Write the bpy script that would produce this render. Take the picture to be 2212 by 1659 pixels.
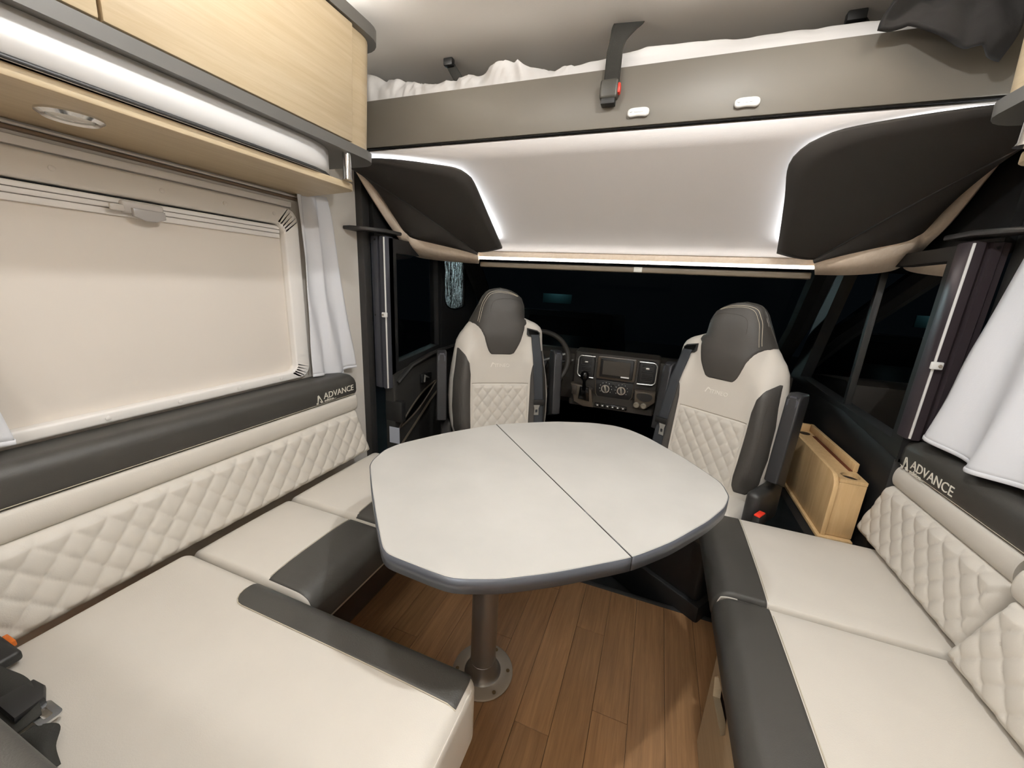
import bpy, bmesh, math, random
from mathutils import Vector, Matrix, noise
random.seed(7)
for o in list(bpy.data.objects): bpy.data.objects.remove(o)
S = bpy.context.scene
COL = S.collection

# ------------------------------------------------------------------ camera, world, lights, exposure
cam_d = bpy.data.cameras.new('camera'); cam = bpy.data.objects.new('camera', cam_d); COL.objects.link(cam)
cam_d.sensor_fit = 'HORIZONTAL'; cam_d.sensor_width = 36.0; cam_d.lens = 36.0 * 828.5 / 2212
cam_d.clip_start = 0.01; cam_d.clip_end = 60
AX = Vector((0.93386373, 0.13567672, -0.33089328)); AY = Vector((0.35392379, -0.21777508, 0.90956691)); AZ = Vector((0.05134674, -0.96652255, -0.25139146))
cr = Vector((AX[0], AY[0], AZ[0])); cu_ = -Vector((AX[1], AY[1], AZ[1])); cb = -Vector((AX[2], AY[2], AZ[2]))
M = Matrix.Identity(4)
for i in range(3): M[i][0] = cr[i]; M[i][1] = cu_[i]; M[i][2] = cb[i]
M[0][3], M[1][3], M[2][3] = 0, 0, 1.25
cam.matrix_world = M
S.camera = cam
S.view_settings.view_transform = 'Standard'; S.view_settings.look = 'None'
S.view_settings.gamma = 1.0; S.view_settings.use_curve_mapping = False
S.view_settings.exposure = 0.06
w = bpy.data.worlds.new('night'); S.world = w; w.use_nodes = True
w.node_tree.nodes['Background'].inputs[0].default_value = (0.004, 0.006, 0.008, 1)
w.node_tree.nodes['Background'].inputs[1].default_value = 0.3

def area(name, loc, size, power, color, rot=(0, 0, 0), size_y=None, shape='DISK', spread=math.pi):
    l = bpy.data.lights.new(name, 'AREA'); l.shape = shape; l.size = size; l.energy = power; l.color = color
    if size_y: l.size_y = size_y
    l.spread = spread
    o = bpy.data.objects.new(name, l); o.location = loc; o.rotation_euler = rot; COL.objects.link(o); return o
WARM = (0.93, 0.955, 0.97); NEUT = (0.89, 0.95, 1.0)
area('ceiling_lamp_left', (-0.52, 0.60, 1.985), 0.06, 5.4, WARM)
area('ceiling_lamp_right', (0.15, 0.70, 1.985), 0.05, 11.0, WARM)
area('rear_fill_light', (-0.20, -0.70, 1.985), 0.30, 9.0, WARM)  # soft fill added behind the camera, not a known lamp
area('far_rear_fill_light', (-0.20, -1.60, 1.985), 0.30, 12.0, NEUT)  # second unseen fill, added further back for overall brightness

# ------------------------------------------------------------------ materials
def s2l(c):
    return tuple(((v / 255) / 12.92 if v / 255 <= 0.04045 else ((v / 255 + 0.055) / 1.055) ** 2.4) for v in c) + (1,)
def mat(name, rgb, rough=0.5, metal=0.0, noise_amt=0.0, scale=20, bump=0.0, bscale=300, spec=0.5, coat=0.0, stretch=(1, 1, 1)):
    m = bpy.data.materials.new(name); m.use_nodes = True; nt = m.node_tree; b = nt.nodes['Principled BSDF']
    c = s2l(rgb); b.inputs['Base Color'].default_value = c; b.inputs['Roughness'].default_value = rough
    b.inputs['Metallic'].default_value = metal; b.inputs['Specular IOR Level'].default_value = spec
    if coat: b.inputs['Coat Weight'].default_value = coat
    if noise_amt or bump:
        tc = nt.nodes.new('ShaderNodeTexCoord'); mp = nt.nodes.new('ShaderNodeMapping'); mp.inputs['Scale'].default_value = stretch
        nt.links.new(tc.outputs['Object'], mp.inputs['Vector'])
    if noise_amt:
        n = nt.nodes.new('ShaderNodeTexNoise'); n.inputs['Scale'].default_value = scale; n.inputs['Detail'].default_value = 5
        nt.links.new(mp.outputs[0], n.inputs['Vector'])
        r = nt.nodes.new('ShaderNodeValToRGB'); r.color_ramp.elements[0].position = 0.3; r.color_ramp.elements[1].position = 0.7
        r.color_ramp.elements[0].color = tuple(v * (1 - noise_amt) for v in c[:3]) + (1,)
        r.color_ramp.elements[1].color = tuple(min(1, v * (1 + noise_amt)) for v in c[:3]) + (1,)
        nt.links.new(n.outputs['Fac'], r.inputs['Fac']); nt.links.new(r.outputs['Color'], b.inputs['Base Color'])
    if bump:
        n2 = nt.nodes.new('ShaderNodeTexNoise'); n2.inputs['Scale'].default_value = bscale; n2.inputs['Detail'].default_value = 3
        nt.links.new(mp.outputs[0], n2.inputs['Vector'])
        bp = nt.nodes.new('ShaderNodeBump'); bp.inputs['Strength'].default_value = bump; bp.inputs['Distance'].default_value = 0.001
        nt.links.new(n2.outputs['Fac'], bp.inputs['Height']); nt.links.new(bp.outputs[0], b.inputs['Normal'])
    return m
def wood(name, light, dark, axis, scale=6, rough=0.45, amt=1.0):
    m = bpy.data.materials.new(name); m.use_nodes = True; nt = m.node_tree; b = nt.nodes['Principled BSDF']; b.inputs['Roughness'].default_value = rough
    tc = nt.nodes.new('ShaderNodeTexCoord'); oi = nt.nodes.new('ShaderNodeObjectInfo')
    mul = nt.nodes.new('ShaderNodeVectorMath'); mul.operation = 'SCALE'; mul.inputs[0].default_value = (7, 13, 5)
    nt.links.new(oi.outputs['Random'], mul.inputs['Scale'])
    add = nt.nodes.new('ShaderNodeVectorMath'); add.operation = 'ADD'
    mp = nt.nodes.new('ShaderNodeMapping'); s = [22, 22, 22]; s['xyz'.index(axis)] = 1.2; mp.inputs['Scale'].default_value = s
    nt.links.new(tc.outputs['Object'], add.inputs[0]); nt.links.new(mul.outputs[0], add.inputs[1]); nt.links.new(add.outputs[0], mp.inputs['Vector'])
    n = nt.nodes.new('ShaderNodeTexNoise'); n.inputs['Scale'].default_value = scale * 0.5; n.inputs['Detail'].default_value = 8; n.inputs['Roughness'].default_value = 0.65; n.inputs['Distortion'].default_value = 0.6
    nt.links.new(mp.outputs[0], n.inputs['Vector'])
    r = nt.nodes.new('ShaderNodeValToRGB'); r.color_ramp.elements[0].position = 0.28; r.color_ramp.elements[1].position = 0.72
    r.color_ramp.elements[0].color = s2l(dark); r.color_ramp.elements[1].color = s2l(light)
    nt.links.new(n.outputs['Fac'], r.inputs['Fac'])
    hv = nt.nodes.new('ShaderNodeHueSaturation'); mr = nt.nodes.new('ShaderNodeMapRange'); mr.inputs['To Min'].default_value = 1 - 0.22 * amt; mr.inputs['To Max'].default_value = 1 + 0.22 * amt
    nt.links.new(oi.outputs['Random'], mr.inputs['Value']); nt.links.new(mr.outputs[0], hv.inputs['Value']); nt.links.new(r.outputs['Color'], hv.inputs['Color'])
    nt.links.new(hv.outputs['Color'], b.inputs['Base Color'])
    bp = nt.nodes.new('ShaderNodeBump'); bp.inputs['Strength'].default_value = 0.15; bp.inputs['Distance'].default_value = 0.001
    nt.links.new(n.outputs['Fac'], bp.inputs['Height']); nt.links.new(bp.outputs[0], b.inputs['Normal'])
    return m
def emit(name, rgb, strength):
    m = bpy.data.materials.new(name); m.use_nodes = True; nt = m.node_tree; b = nt.nodes['Principled BSDF']
    b.inputs['Base Color'].default_value = (0.8, 0.8, 0.8, 1); b.inputs['Emission Color'].default_value = s2l(rgb); b.inputs['Emission Strength'].default_value = strength
    return m
def glass(name, tint, rough=0.0, bump=0.0):
    # thin pane: transparent with a fresnel reflection
    m = bpy.data.materials.new(name); m.use_nodes = True; nt = m.node_tree; nt.nodes.remove(nt.nodes['Principled BSDF'])
    out = nt.nodes['Material Output']; t = nt.nodes.new('ShaderNodeBsdfTransparent'); t.inputs[0].default_value = s2l(tint)
    g = nt.nodes.new('ShaderNodeBsdfGlossy'); g.inputs['Roughness'].default_value = rough; g.inputs['Color'].default_value = (1, 1, 1, 1)
    f = nt.nodes.new('ShaderNodeFresnel'); f.inputs['IOR'].default_value = 1.45
    mx = nt.nodes.new('ShaderNodeMixShader'); nt.links.new(f.outputs[0], mx.inputs[0]); nt.links.new(t.outputs[0], mx.inputs[1]); nt.links.new(g.outputs[0], mx.inputs[2])
    nt.links.new(mx.outputs[0], out.inputs['Surface'])
    return m
def wetglass(name):
    m = bpy.data.materials.new(name); m.use_nodes = True; nt = m.node_tree; nt.nodes.remove(nt.nodes['Principled BSDF'])
    out = nt.nodes['Material Output']; r = nt.nodes.new('ShaderNodeBsdfGlass'); r.inputs['IOR'].default_value = 1.33; r.inputs['Roughness'].default_value = 0.02
    tc = nt.nodes.new('ShaderNodeTexCoord'); mp = nt.nodes.new('ShaderNodeMapping'); mp.inputs['Scale'].default_value = (1, 1, 0.25)
    n = nt.nodes.new('ShaderNodeTexNoise'); n.inputs['Scale'].default_value = 90; n.inputs['Detail'].default_value = 4; n.inputs['Distortion'].default_value = 1.5
    nt.links.new(tc.outputs['Object'], mp.inputs['Vector']); nt.links.new(mp.outputs[0], n.inputs['Vector'])
    bp = nt.nodes.new('ShaderNodeBump'); bp.inputs['Strength'].default_value = 1.0; bp.inputs['Distance'].default_value = 0.03
    nt.links.new(n.outputs['Fac'], bp.inputs['Height']); nt.links.new(bp.outputs[0], r.inputs['Normal'])
    nt.links.new(r.outputs[0], out.inputs['Surface'])
    return m

CREAM = mat('cream_leather', (206, 199, 188), 0.55, bump=0.25, bscale=420, noise_amt=0.02, scale=8)
DARK = mat('anthracite_leather', (62, 60, 56), 0.5, bump=0.3, bscale=420)
SEATDARK = mat('grey_leather', (62, 59, 55), 0.55, bump=0.3, bscale=420)
THREAD = mat('cream_thread', (190, 180, 160), 0.8)
CSEAM = mat('beige_seam', (150, 140, 126), 0.8)
SEAM = mat('seam_shadow', (70, 66, 60), 0.8)
WALL = mat('wall_vinyl', (226, 220, 211), 0.7, bump=0.1, bscale=150)
CEIL = mat('ceiling_fabric', (234, 229, 223), 0.8, bump=0.15, bscale=250)
OAK = wood('pale_oak_y', (203, 185, 155), (185, 164, 130), 'y', amt=0.12)
OAKX = wood('pale_oak_x', (230, 211, 177), (214, 191, 152), 'x', amt=0.12)
OAKTRIM = wood('rosy_oak', (238, 221, 201), (224, 204, 181), 'y', amt=0.1)
OAKZ = wood('box_oak', (218, 186, 138), (200, 164, 116), 'z', amt=0.15)
PLANK = wood('floor_plank', (176, 134, 92), (136, 100, 66), 'y', scale=7, rough=0.42, amt=0.55)
JOINT = mat('floor_joint', (92, 66, 44), 0.7)
RAIL = mat('grey_rail', (112, 110, 106), 0.45, metal=0.3)
ALU = mat('brushed_alu', (226, 223, 220), 0.38, metal=0.15)
CHROME = mat('chrome', (230, 230, 230), 0.12, metal=1.0)
BEDGREY = mat('taupe_lacquer', (114, 109, 100), 0.5, metal=0.1)
BLACK = mat('black_plastic', (22, 22, 22), 0.5)
ARM = mat('armrest_plastic', (36, 36, 38), 0.5)
SATIN = mat('dark_plastic', (46, 45, 44), 0.45)
DASH = mat('dash_plastic', (46, 42, 37), 0.55, bump=0.2, bscale=500)
DOORM = mat('door_plastic', (38, 37, 35), 0.5, bump=0.2, bscale=500)
DASHHI = mat('dash_brown_gloss', (76, 68, 58), 0.3)
GLOSSBLK = mat('gloss_black', (10, 10, 10), 0.15)
CASS = mat('cassette_grey', (74, 75, 82), 0.35, metal=0.4)
CASSR = mat('cassette_plum', (66, 58, 62), 0.3, metal=0.3)
WINGF = mat('black_padding', (48, 44, 40), 0.85, bump=0.4, bscale=500)
WHITEPL = mat('white_plastic', (236, 234, 230), 0.35)
FRAME = mat('window_frame_plastic', (234, 229, 223), 0.45)
BLIND = mat('blind_fabric', (221, 212, 201), 0.8, bump=0.1, bscale=200)
CURT = mat('white_curtain', (220, 220, 223), 0.9, bump=0.2, bscale=300)
SHEET = mat('white_sheet', (220, 218, 217), 0.9, bump=0.2, bscale=200)
PANEL = mat('white_underbed_panel', (222, 217, 214), 0.6, bump=0.25, bscale=300)
STRAP = mat('black_webbing', (38, 37, 33), 0.85, bump=0.4, bscale=400)
BELT = mat('slate_webbing', (44, 47, 51), 0.8, bump=0.3, bscale=400)
REDM = mat('red_button', (235, 60, 40), 0.4)
JACKET = mat('charcoal_cloth', (28, 26, 25), 0.95, bump=0.3, bscale=200)
TABLE = mat('table_laminate', (176, 173, 167), 0.42, noise_amt=0.05, scale=7)
TEDGE = mat('table_edge', (84, 87, 94), 0.35, metal=0.3)
STEEL = mat('satin_steel', (150, 148, 145), 0.35, metal=0.8)
PLATE = mat('base_plate', (190, 180, 166), 0.35, metal=0.4)
SILVER = mat('silver_trim', (225, 224, 218), 0.25, metal=0.7)
SCREEN = mat('radio_screen', (70, 66, 60), 0.25)
LED = emit('led_strip', (250, 248, 245), 22.0)
LEDSOFT = emit('led_halo', (243, 249, 255), 30.0)
COVE = emit('cove_led', (250, 247, 241), 680.0)
GLASSD = glass('night_glass', (215, 222, 222))
WET = wetglass('rainy_glass')
MARK = mat('embroidery', (226, 220, 206), 0.6)
EMB = mat('cream_embroidery', (230, 224, 214), 0.5)
ASPH = mat('wet_asphalt', (20, 21, 22), 0.3)

# ------------------------------------------------------------------ helpers
def sharp(me, ang=40):
    me.polygons.foreach_set('use_smooth', [True] * len(me.polygons))
    me.set_sharp_from_angle(angle=math.radians(ang))
def obj(name, bm, m, parent=None, ang=40, mods=()):
    bm.normal_update()
    me = bpy.data.meshes.new(name); bm.to_mesh(me); bm.free(); sharp(me, ang)
    o = bpy.data.objects.new(name, me); me.materials.append(m); COL.objects.link(o)
    if parent: o.parent = parent
    for k, v in mods:
        md = o.modifiers.new(k, k)
        for a, b in v.items(): setattr(md, a, b)
    return o
def thing(name, label, cat, loc=(0, 0, 0), rz=0, group=None):
    o = bpy.data.objects.new(name, None); o.empty_display_size = 0.1; o.location = loc; o.rotation_euler = (0, 0, rz); COL.objects.link(o)
    o['label'] = label; o['category'] = cat
    if group: o['group'] = group
    return o
def tag(o, label, cat, group=None):
    o['label'] = label; o['category'] = cat
    if group: o['group'] = group
    return o
def struct(name, bm, m, ang=40, label=None):
    o = obj(name, bm, m, None, ang); o['kind'] = 'structure'
    if label: o['label'] = label
    return o
def rbox(x0, x1, y0, y1, z0, z1, r=0.006, seg=2, bm=None, rot=None):
    nb = bmesh.new(); bmesh.ops.create_cube(nb, size=1)
    for v in nb.verts:
        v.co = Vector((x0 + (v.co.x + .5) * (x1 - x0), y0 + (v.co.y + .5) * (y1 - y0), z0 + (v.co.z + .5) * (z1 - z0)))
    if r: bmesh.ops.bevel(nb, geom=nb.edges[:], offset=r, segments=seg, profile=0.5, affect='EDGES')
    if rot is not None: bmesh.ops.transform(nb, matrix=rot, verts=nb.verts)
    if bm is None: return nb
    me = bpy.data.meshes.new('t'); nb.to_mesh(me); nb.free(); bm.from_mesh(me); bpy.data.meshes.remove(me); return bm
def merge(bm, other):
    me = bpy.data.meshes.new('t'); other.to_mesh(me); other.free(); bm.from_mesh(me); bpy.data.meshes.remove(me); return bm
def prism(pts, h0, h1, axis='z', bev=0.0, seg=2):
    # polygon pts in the two other axes (in xyz order), extruded from h0 to h1 along axis
    bm = bmesh.new(); k = 'xyz'.index(axis)
    def mk(p, h):
        c = list(p); c.insert(k, h); return bm.verts.new(c)
    a = [mk(p, h0) for p in pts]; b = [mk(p, h1) for p in pts]; n = len(pts)
    bm.faces.new(a); bm.faces.new(b[::-1])
    for i in range(n): bm.faces.new((a[i], b[i], b[(i + 1) % n], a[(i + 1) % n]))
    bmesh.ops.recalc_face_normals(bm, faces=bm.faces)
    if bev:
        caps = [e for e in bm.edges if all(abs(v.co[k] - h1) < 1e-6 for v in e.verts) or all(abs(v.co[k] - h0) < 1e-6 for v in e.verts)]
        bmesh.ops.bevel(bm, geom=caps, offset=bev, segments=seg, profile=0.5, affect='EDGES')
    return bm
def rrect(u0, u1, v0, v1, r, n=5):
    out = []
    for cx, cy, a0 in ((u1 - r, v1 - r, 0), (u0 + r, v1 - r, 90), (u0 + r, v0 + r, 180), (u1 - r, v0 + r, 270)):
        for i in range(n + 1):
            a = math.radians(a0 + 90 * i / n); out.append((cx + r * math.cos(a), cy + r * math.sin(a)))
    return out
def ring(outer, inner, h0, h1, axis, bm=None):
    # frame between two loops with equal vertex counts
    bm = bm or bmesh.new(); k = 'xyz'.index(axis)
    def mk(p, h):
        c = list(p); c.insert(k, h); return bm.verts.new(c)
    o0 = [mk(p, h0) for p in outer]; o1 = [mk(p, h1) for p in outer]; i0 = [mk(p, h0) for p in inner]; i1 = [mk(p, h1) for p in inner]
    n = len(outer)
    for i in range(n):
        j = (i + 1) % n
        for q in ((o1[i], o1[j], i1[j], i1[i]), (o0[j], o0[i], i0[i], i0[j]), (o0[i], o0[j], o1[j], o1[i]), (i0[j], i0[i], i1[i], i1[j])): bm.faces.new(q)
    bmesh.ops.recalc_face_normals(bm, faces=bm.faces)
    return bm
def holed(outer, hole, h0, h1, axis):
    bm = bmesh.new(); k = 'xyz'.index(axis)
    def mk(p, h):
        c = list(p); c.insert(k, h); return bm.verts.new(c)
    es = []
    for loop in (outer, hole):
        vs = [mk(p, h0) for p in loop]
        for i in range(len(vs)): es.append(bm.edges.new((vs[i], vs[(i + 1) % len(vs)])))
    bmesh.ops.triangle_fill(bm, edges=es, use_beauty=True)
    g = bmesh.ops.extrude_face_region(bm, geom=bm.faces[:])
    d = [0, 0, 0]; d[k] = h1 - h0
    bmesh.ops.translate(bm, vec=d, verts=[v for v in g['geom'] if isinstance(v, bmesh.types.BMVert)])
    bmesh.ops.recalc_face_normals(bm, faces=bm.faces)
    return bm
def tube(pts, r, closed=False, n=8, bm=None, flat=None):
    # round tube along pts; flat=(a,b) makes an elliptical one
    bm = bm or bmesh.new(); P = [Vector(p) for p in pts]; N = len(P); rings = []
    up = Vector((0, 0, 1)); prev = None
    for i in range(N):
        a = P[(i - 1) % N] if (closed or i > 0) else P[i]; b = P[(i + 1) % N] if (closed or i < N - 1) else P[i]
        t = (b - a).normalized()
        if prev is None:
            u = t.cross(up)
            if u.length < 1e-3: u = t.cross(Vector((1, 0, 0)))
        else: u = prev - t * prev.dot(t)
        u.normalize(); prev = u; v = t.cross(u)
        ra, rb = flat if flat else (r, r)
        rings.append([bm.verts.new(P[i] + u * (ra * math.cos(2 * math.pi * k / n)) + v * (rb * math.sin(2 * math.pi * k / n))) for k in range(n)])
    for i in range(N if closed else N - 1):
        A, B = rings[i], rings[(i + 1) % N]
        for k in range(n): bm.faces.new((A[k], A[(k + 1) % n], B[(k + 1) % n], B[k]))
    if not closed: bm.faces.new(rings[0][::-1]); bm.faces.new(rings[-1])
    return bm
def lathe(prof, c, n=24, axis='z', bm=None):
    bm = bm or bmesh.new(); rings = []
    for r, h in prof:
        row = []
        for k in range(n):
            a = 2 * math.pi * k / n; u, v = r * math.cos(a), r * math.sin(a)
            p = {'z': (u, v, h), 'y': (u, h, v), 'x': (h, u, v)}[axis]
            row.append(bm.verts.new((c[0] + p[0], c[1] + p[1], c[2] + p[2])))
        rings.append(row)
    for A, B in zip(rings, rings[1:]):
        for k in range(n): bm.faces.new((A[k], A[(k + 1) % n], B[(k + 1) % n], B[k]))
    bm.faces.new(rings[0][::-1]); bm.faces.new(rings[-1])
    bmesh.ops.recalc_face_normals(bm, faces=bm.faces)
    return bm
def grid(fn, nu, nv, bm=None):
    bm = bm or bmesh.new()
    V = [[bm.verts.new(fn(i / nu, j / nv)) for j in range(nv + 1)] for i in range(nu + 1)]
    for i in range(nu):
        for j in range(nv): bm.faces.new((V[i][j], V[i + 1][j], V[i + 1][j + 1], V[i][j + 1]))
    return bm
def loftstrip(A, B, bm=None):
    bm = bm or bmesh.new(); a = [bm.verts.new(p) for p in A]; b = [bm.verts.new(p) for p in B]
    for i in range(len(a) - 1): bm.faces.new((a[i], a[i + 1], b[i + 1], b[i]))
    return bm
def lerp(a, b, t): return a + (b - a) * t
def interp(tab, x):
    if x <= tab[0][0]: return tab[0][1]
    for (x0, y0), (x1, y1) in zip(tab, tab[1:]):
        if x <= x1:
            return y0 + (y1 - y0) * (x - x0) / (x1 - x0)
    return tab[-1][1]
def sst(a, b, x):
    t = min(1, max(0, (x - a) / (b - a))); return t * t * (3 - 2 * t)
def chaikin(p, n=2):
    for _ in range(n):
        q = []
        for i in range(len(p)):
            a, b = p[i], p[(i + 1) % len(p)]
            q += [tuple(.75 * a[k] + .25 * b[k] for k in range(len(a))), tuple(.25 * a[k] + .75 * b[k] for k in range(len(a)))]
        p = q
    return p
def text_bm(s, size, depth, mtx):
    cu = bpy.data.curves.new('txt', 'FONT'); cu.body = s; cu.size = size; cu.extrude = depth; cu.resolution_u = 3
    o = bpy.data.objects.new('txt', cu); COL.objects.link(o); dg = bpy.context.evaluated_depsgraph_get(); dg.update()
    me = bpy.data.meshes.new_from_object(o.evaluated_get(dg)); bpy.data.objects.remove(o); bpy.data.curves.remove(cu)
    bm = bmesh.new(); bm.from_mesh(me); bpy.data.meshes.remove(me); bmesh.ops.transform(bm, matrix=mtx, verts=bm.verts); return bm
def basis(o, x, y, z=None):
    x = Vector(x); y = Vector(y); z = Vector(z) if z else x.cross(y)
    return Matrix(((x.x, y.x, z.x, o[0]), (x.y, y.y, z.y, o[1]), (x.z, y.z, z.z, o[2]), (0, 0, 0, 1)))
class Cushion:
    # rounded, slightly crowned box; S(p) maps a point on the sharp box to the cushion surface
    def __init__(s, lo, hi, r, puff): s.lo, s.hi, s.R, s.puff = Vector(lo), Vector(hi), Vector(r if isinstance(r, tuple) else (r, r, r)), puff
    def S(s, p, off=0.0):
        p = Vector(p); c = Vector([min(max(p[i], s.lo[i] + s.R[i]), s.hi[i] - s.R[i]) for i in range(3)])
        d = p - c
        if d.length < 1e-6: d = Vector((0, 0, 1))
        # spread arc evenly
        dd = Vector([math.tan(max(-1, min(1, d[i] / s.R[i])) * math.pi / 4) for i in range(3)]); dd.normalize()
        q = c + Vector([dd[i] * (s.R[i] + off) for i in range(3)])
        u = (p.x - s.lo.x) / (s.hi.x - s.lo.x) * 2 - 1; v = (p.y - s.lo.y) / (s.hi.y - s.lo.y) * 2 - 1
        wz = sst(s.hi.z - 2 * s.R.z, s.hi.z, q.z)
        q.z += s.puff * (1 - abs(u) ** 3) * (1 - abs(v) ** 3) * wz
        return q
    def bm(s, step=0.035):
        def ticks(a, b, r):
            n = max(2, int((b - a - 2 * r) / step)); return [a + r * k / 5 for k in range(5)] + [a + r + (b - a - 2 * r) * k / n for k in range(n + 1)] + [b - r + r * k / 5 for k in range(1, 6)]
        T = [ticks(s.lo[i], s.hi[i], s.R[i]) for i in range(3)]
        bm = bmesh.new(); cache = {}
        def V(p):
            k = tuple(round(c, 6) for c in p)
            if k not in cache: cache[k] = bm.verts.new(s.S(p))
            return cache[k]
        for ax in range(3):
            a, b = [i for i in range(3) if i != ax]
            for side, flip in ((s.lo[ax], ax != 1), (s.hi[ax], ax == 1)):
                for i in range(len(T[a]) - 1):
                    for j in range(len(T[b]) - 1):
                        q = []
                        for (ii, jj) in ((i, j), (i + 1, j), (i + 1, j + 1), (i, j + 1)):
                            p = [0, 0, 0]; p[ax] = side; p[a] = T[a][ii]; p[b] = T[b][jj]; q.append(V(p))
                        bm.faces.new(q)
        bmesh.ops.recalc_face_normals(bm, faces=bm.faces)
        return bm
    def strip(s, path, a0, a1, axis, n, off=0.0016, start=None, m=40, flush=False):
        # band over the cushion: path of (perp, z) points on the sharp box section, running along axis from a0 to a1
        L = [0]
        for p, q in zip(path, path[1:]): L.append(L[-1] + math.dist(p, q))
        def at(t):
            d = t * L[-1]
            for i in range(len(path) - 1):
                if d <= L[i + 1] + 1e-9:
                    f = (d - L[i]) / (L[i + 1] - L[i]); return lerp(path[i][0], path[i + 1][0], f), lerp(path[i][1], path[i + 1][1], f)
        def fn(u, v):
            pp, z = at(v); st = a0 if start is None else start(v * L[-1], a0)
            uu = 0.5 - 0.5 * math.cos(math.pi * u); a = lerp(st, a1, uu); e = off if 0.01 < v < 0.99 and (flush or 0.002 < u < 0.998) else -0.001
            return s.S((a, pp, z) if axis == 'x' else (pp, a, z), e)
        return grid(fn, n, m)
def quilt_h(u, v, du, dv, amp):
    a = abs(math.sin(math.pi * (u / du + v / dv))); b = abs(math.sin(math.pi * (u / du - v / dv)))
    return amp * (a * b) ** 0.30
mx = lambda x: -0.39 - x

# ------------------------------------------------------------------ room shell
XL, XR, YB, CZ = -1.28, 0.89, -2.3, 2.03
# left wall with a window hole
win_o = rrect(-0.62, 1.055, 0.888, 1.41, 0.03)
struct('wall_left', holed([(YB, -0.02), (1.43, -0.02), (1.43, CZ), (YB, CZ)], win_o, XL - 0.03, XL, 'x'), WALL)
struct('wall_right', prism([(YB, -0.02), (1.43, -0.02), (1.43, CZ), (YB, CZ)], XR, XR + 0.03, 'x'), WALL)
struct('wall_back', prism([(XL, -0.02), (XR, -0.02), (XR, CZ), (XL, CZ)], YB - 0.03, YB, 'y'), WALL)
struct('ceiling', rbox(XL - 0.03, XR + 0.03, YB - 0.03, 2.9, CZ, CZ + 0.03, 0), CEIL)
fl = struct('floor', rbox(XL, XR, YB, 1.455, -0.03, -0.002, 0), JOINT)
# floor planks
pw = 0.105; x = XL - 0.004; row = 0
while x < XR - 0.02:
    x1 = min(x + pw, XR - 0.002)
    y = YB + [0.0, -0.55, -0.25, -0.8, -0.4, -0.68, -0.15][row % 7]
    while y < 1.455:
        ya, yb = max(y, YB), min(y + 0.98, 1.452)
        if yb - ya > 0.03: obj('plank', rbox(max(x, XL + 0.001), x1 - 0.0012, ya, yb - 0.0012, -0.004, 0.0 + random.uniform(-0.0003, 0.0003), 0.0007, 1), PLANK, fl)
        y += 0.98
    x += pw; row += 1
struct('trim_1', rbox(XL, XR, 1.452, 1.475, -0.06, 0.001, 0.004), SATIN)
struct('floor_cab', rbox(-1.24, 0.86, 1.475, 2.9, -0.12, -0.09, 0), BLACK)

# pillars at the end of the walls
for sgn, nm in ((0, 'left'), (1, 'right')):
    f = (lambda x: x) if sgn == 0 else mx
    xs = sorted((f(XL - 0.03), f(-1.245)))
    struct('trim_%d' % (2 + sgn), rbox(xs[0], xs[1], 1.43, 1.475, -0.1, CZ, 0.006), SATIN)

# ------------------------------------------------------------------ left window with blind
wf = thing('window_1', 'wide left side window in a white rounded frame with closed beige blind', 'window'); wf['kind'] = 'structure'
bm = ring(rrect(-0.68, 1.115, 0.857, 1.468, 0.045), rrect(-0.62, 1.055, 0.888, 1.41, 0.03), XL, XL + 0.022, 'x')
bmesh.ops.bevel(bm, geom=[e for e in bm.edges if all(abs(v.co.x - XL - 0.022) < 1e-5 for v in e.verts)], offset=0.007, segments=3, profile=0.5, affect='EDGES')
obj('window_frame', bm, FRAME, wf)
obj('blind', rbox(XL - 0.012, XL - 0.006, -0.62, 1.055, 0.885, 1.40, 0.001, 1), BLIND, wf)
for k, (z0, z1) in enumerate(((1.393, 1.405), (1.380, 1.3915), (1.364, 1.3785))):
    obj('blind_rail', rbox(XL - 0.007, XL + 0.004 - 0.001 * k, -0.61, 1.05, z0, z1, 0.002), FRAME, wf)
bm = rbox(XL, XL + 0.018, 0.612, 0.70, 1.372, 1.402, 0.006, 3)
h = obj('blind_handle', bm, mat('handle_clear', (196, 190, 184), 0.25), wf)
bm = prism([(0.628, 1.366), (0.652, 1.358), (0.675, 1.358), (0.697, 1.367), (0.697, 1.385), (0.628, 1.385)], XL + 0.016, XL + 0.028, 'x', 0.003)
obj('finger_grip', bm, mat('grip_clear', (176, 172, 168), 0.25), h)
obj('latch', rbox(XL + 0.016, XL + 0.024, 0.585, 0.614, 1.374, 1.390, 0.004), mat('latch_clear', (205, 198, 190), 0.3), h)
for yy in (0.50, 0.66, 0.83, 0.985):
    obj('screw_cap', lathe([(0.006, 0), (0.006, 0.002), (0.004, 0.003)], (XL + 0.0215, yy, 0.872), 10, 'x'), FRAME, wf)
for yy in (0.50, 0.70, 0.86, 1.02):
    obj('screw_cap', lathe([(0.006, 0), (0.006, 0.002), (0.004, 0.003)], (XL + 0.0215, yy, 1.44), 10, 'x'), FRAME, wf)
obj('ledge', rbox(XL, XL + 0.012, -0.6, 1.10, 1.472, 1.492, 0.004), FRAME, wf)

# curtain rail
cr_ = thing('curtain_rail', 'slim double curtain rail above the left window under the oak shelf', 'rail')
obj('rail', rbox(XL, XL + 0.018, -0.9, 1.25, 1.500, 1.507, 0.002), mat('rail_brown', (120, 100, 80), 0.5), cr_)
obj('track', rbox(XL, XL + 0.014, -0.9, 1.25, 1.509, 1.515, 0.002), WALL, cr_)

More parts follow.
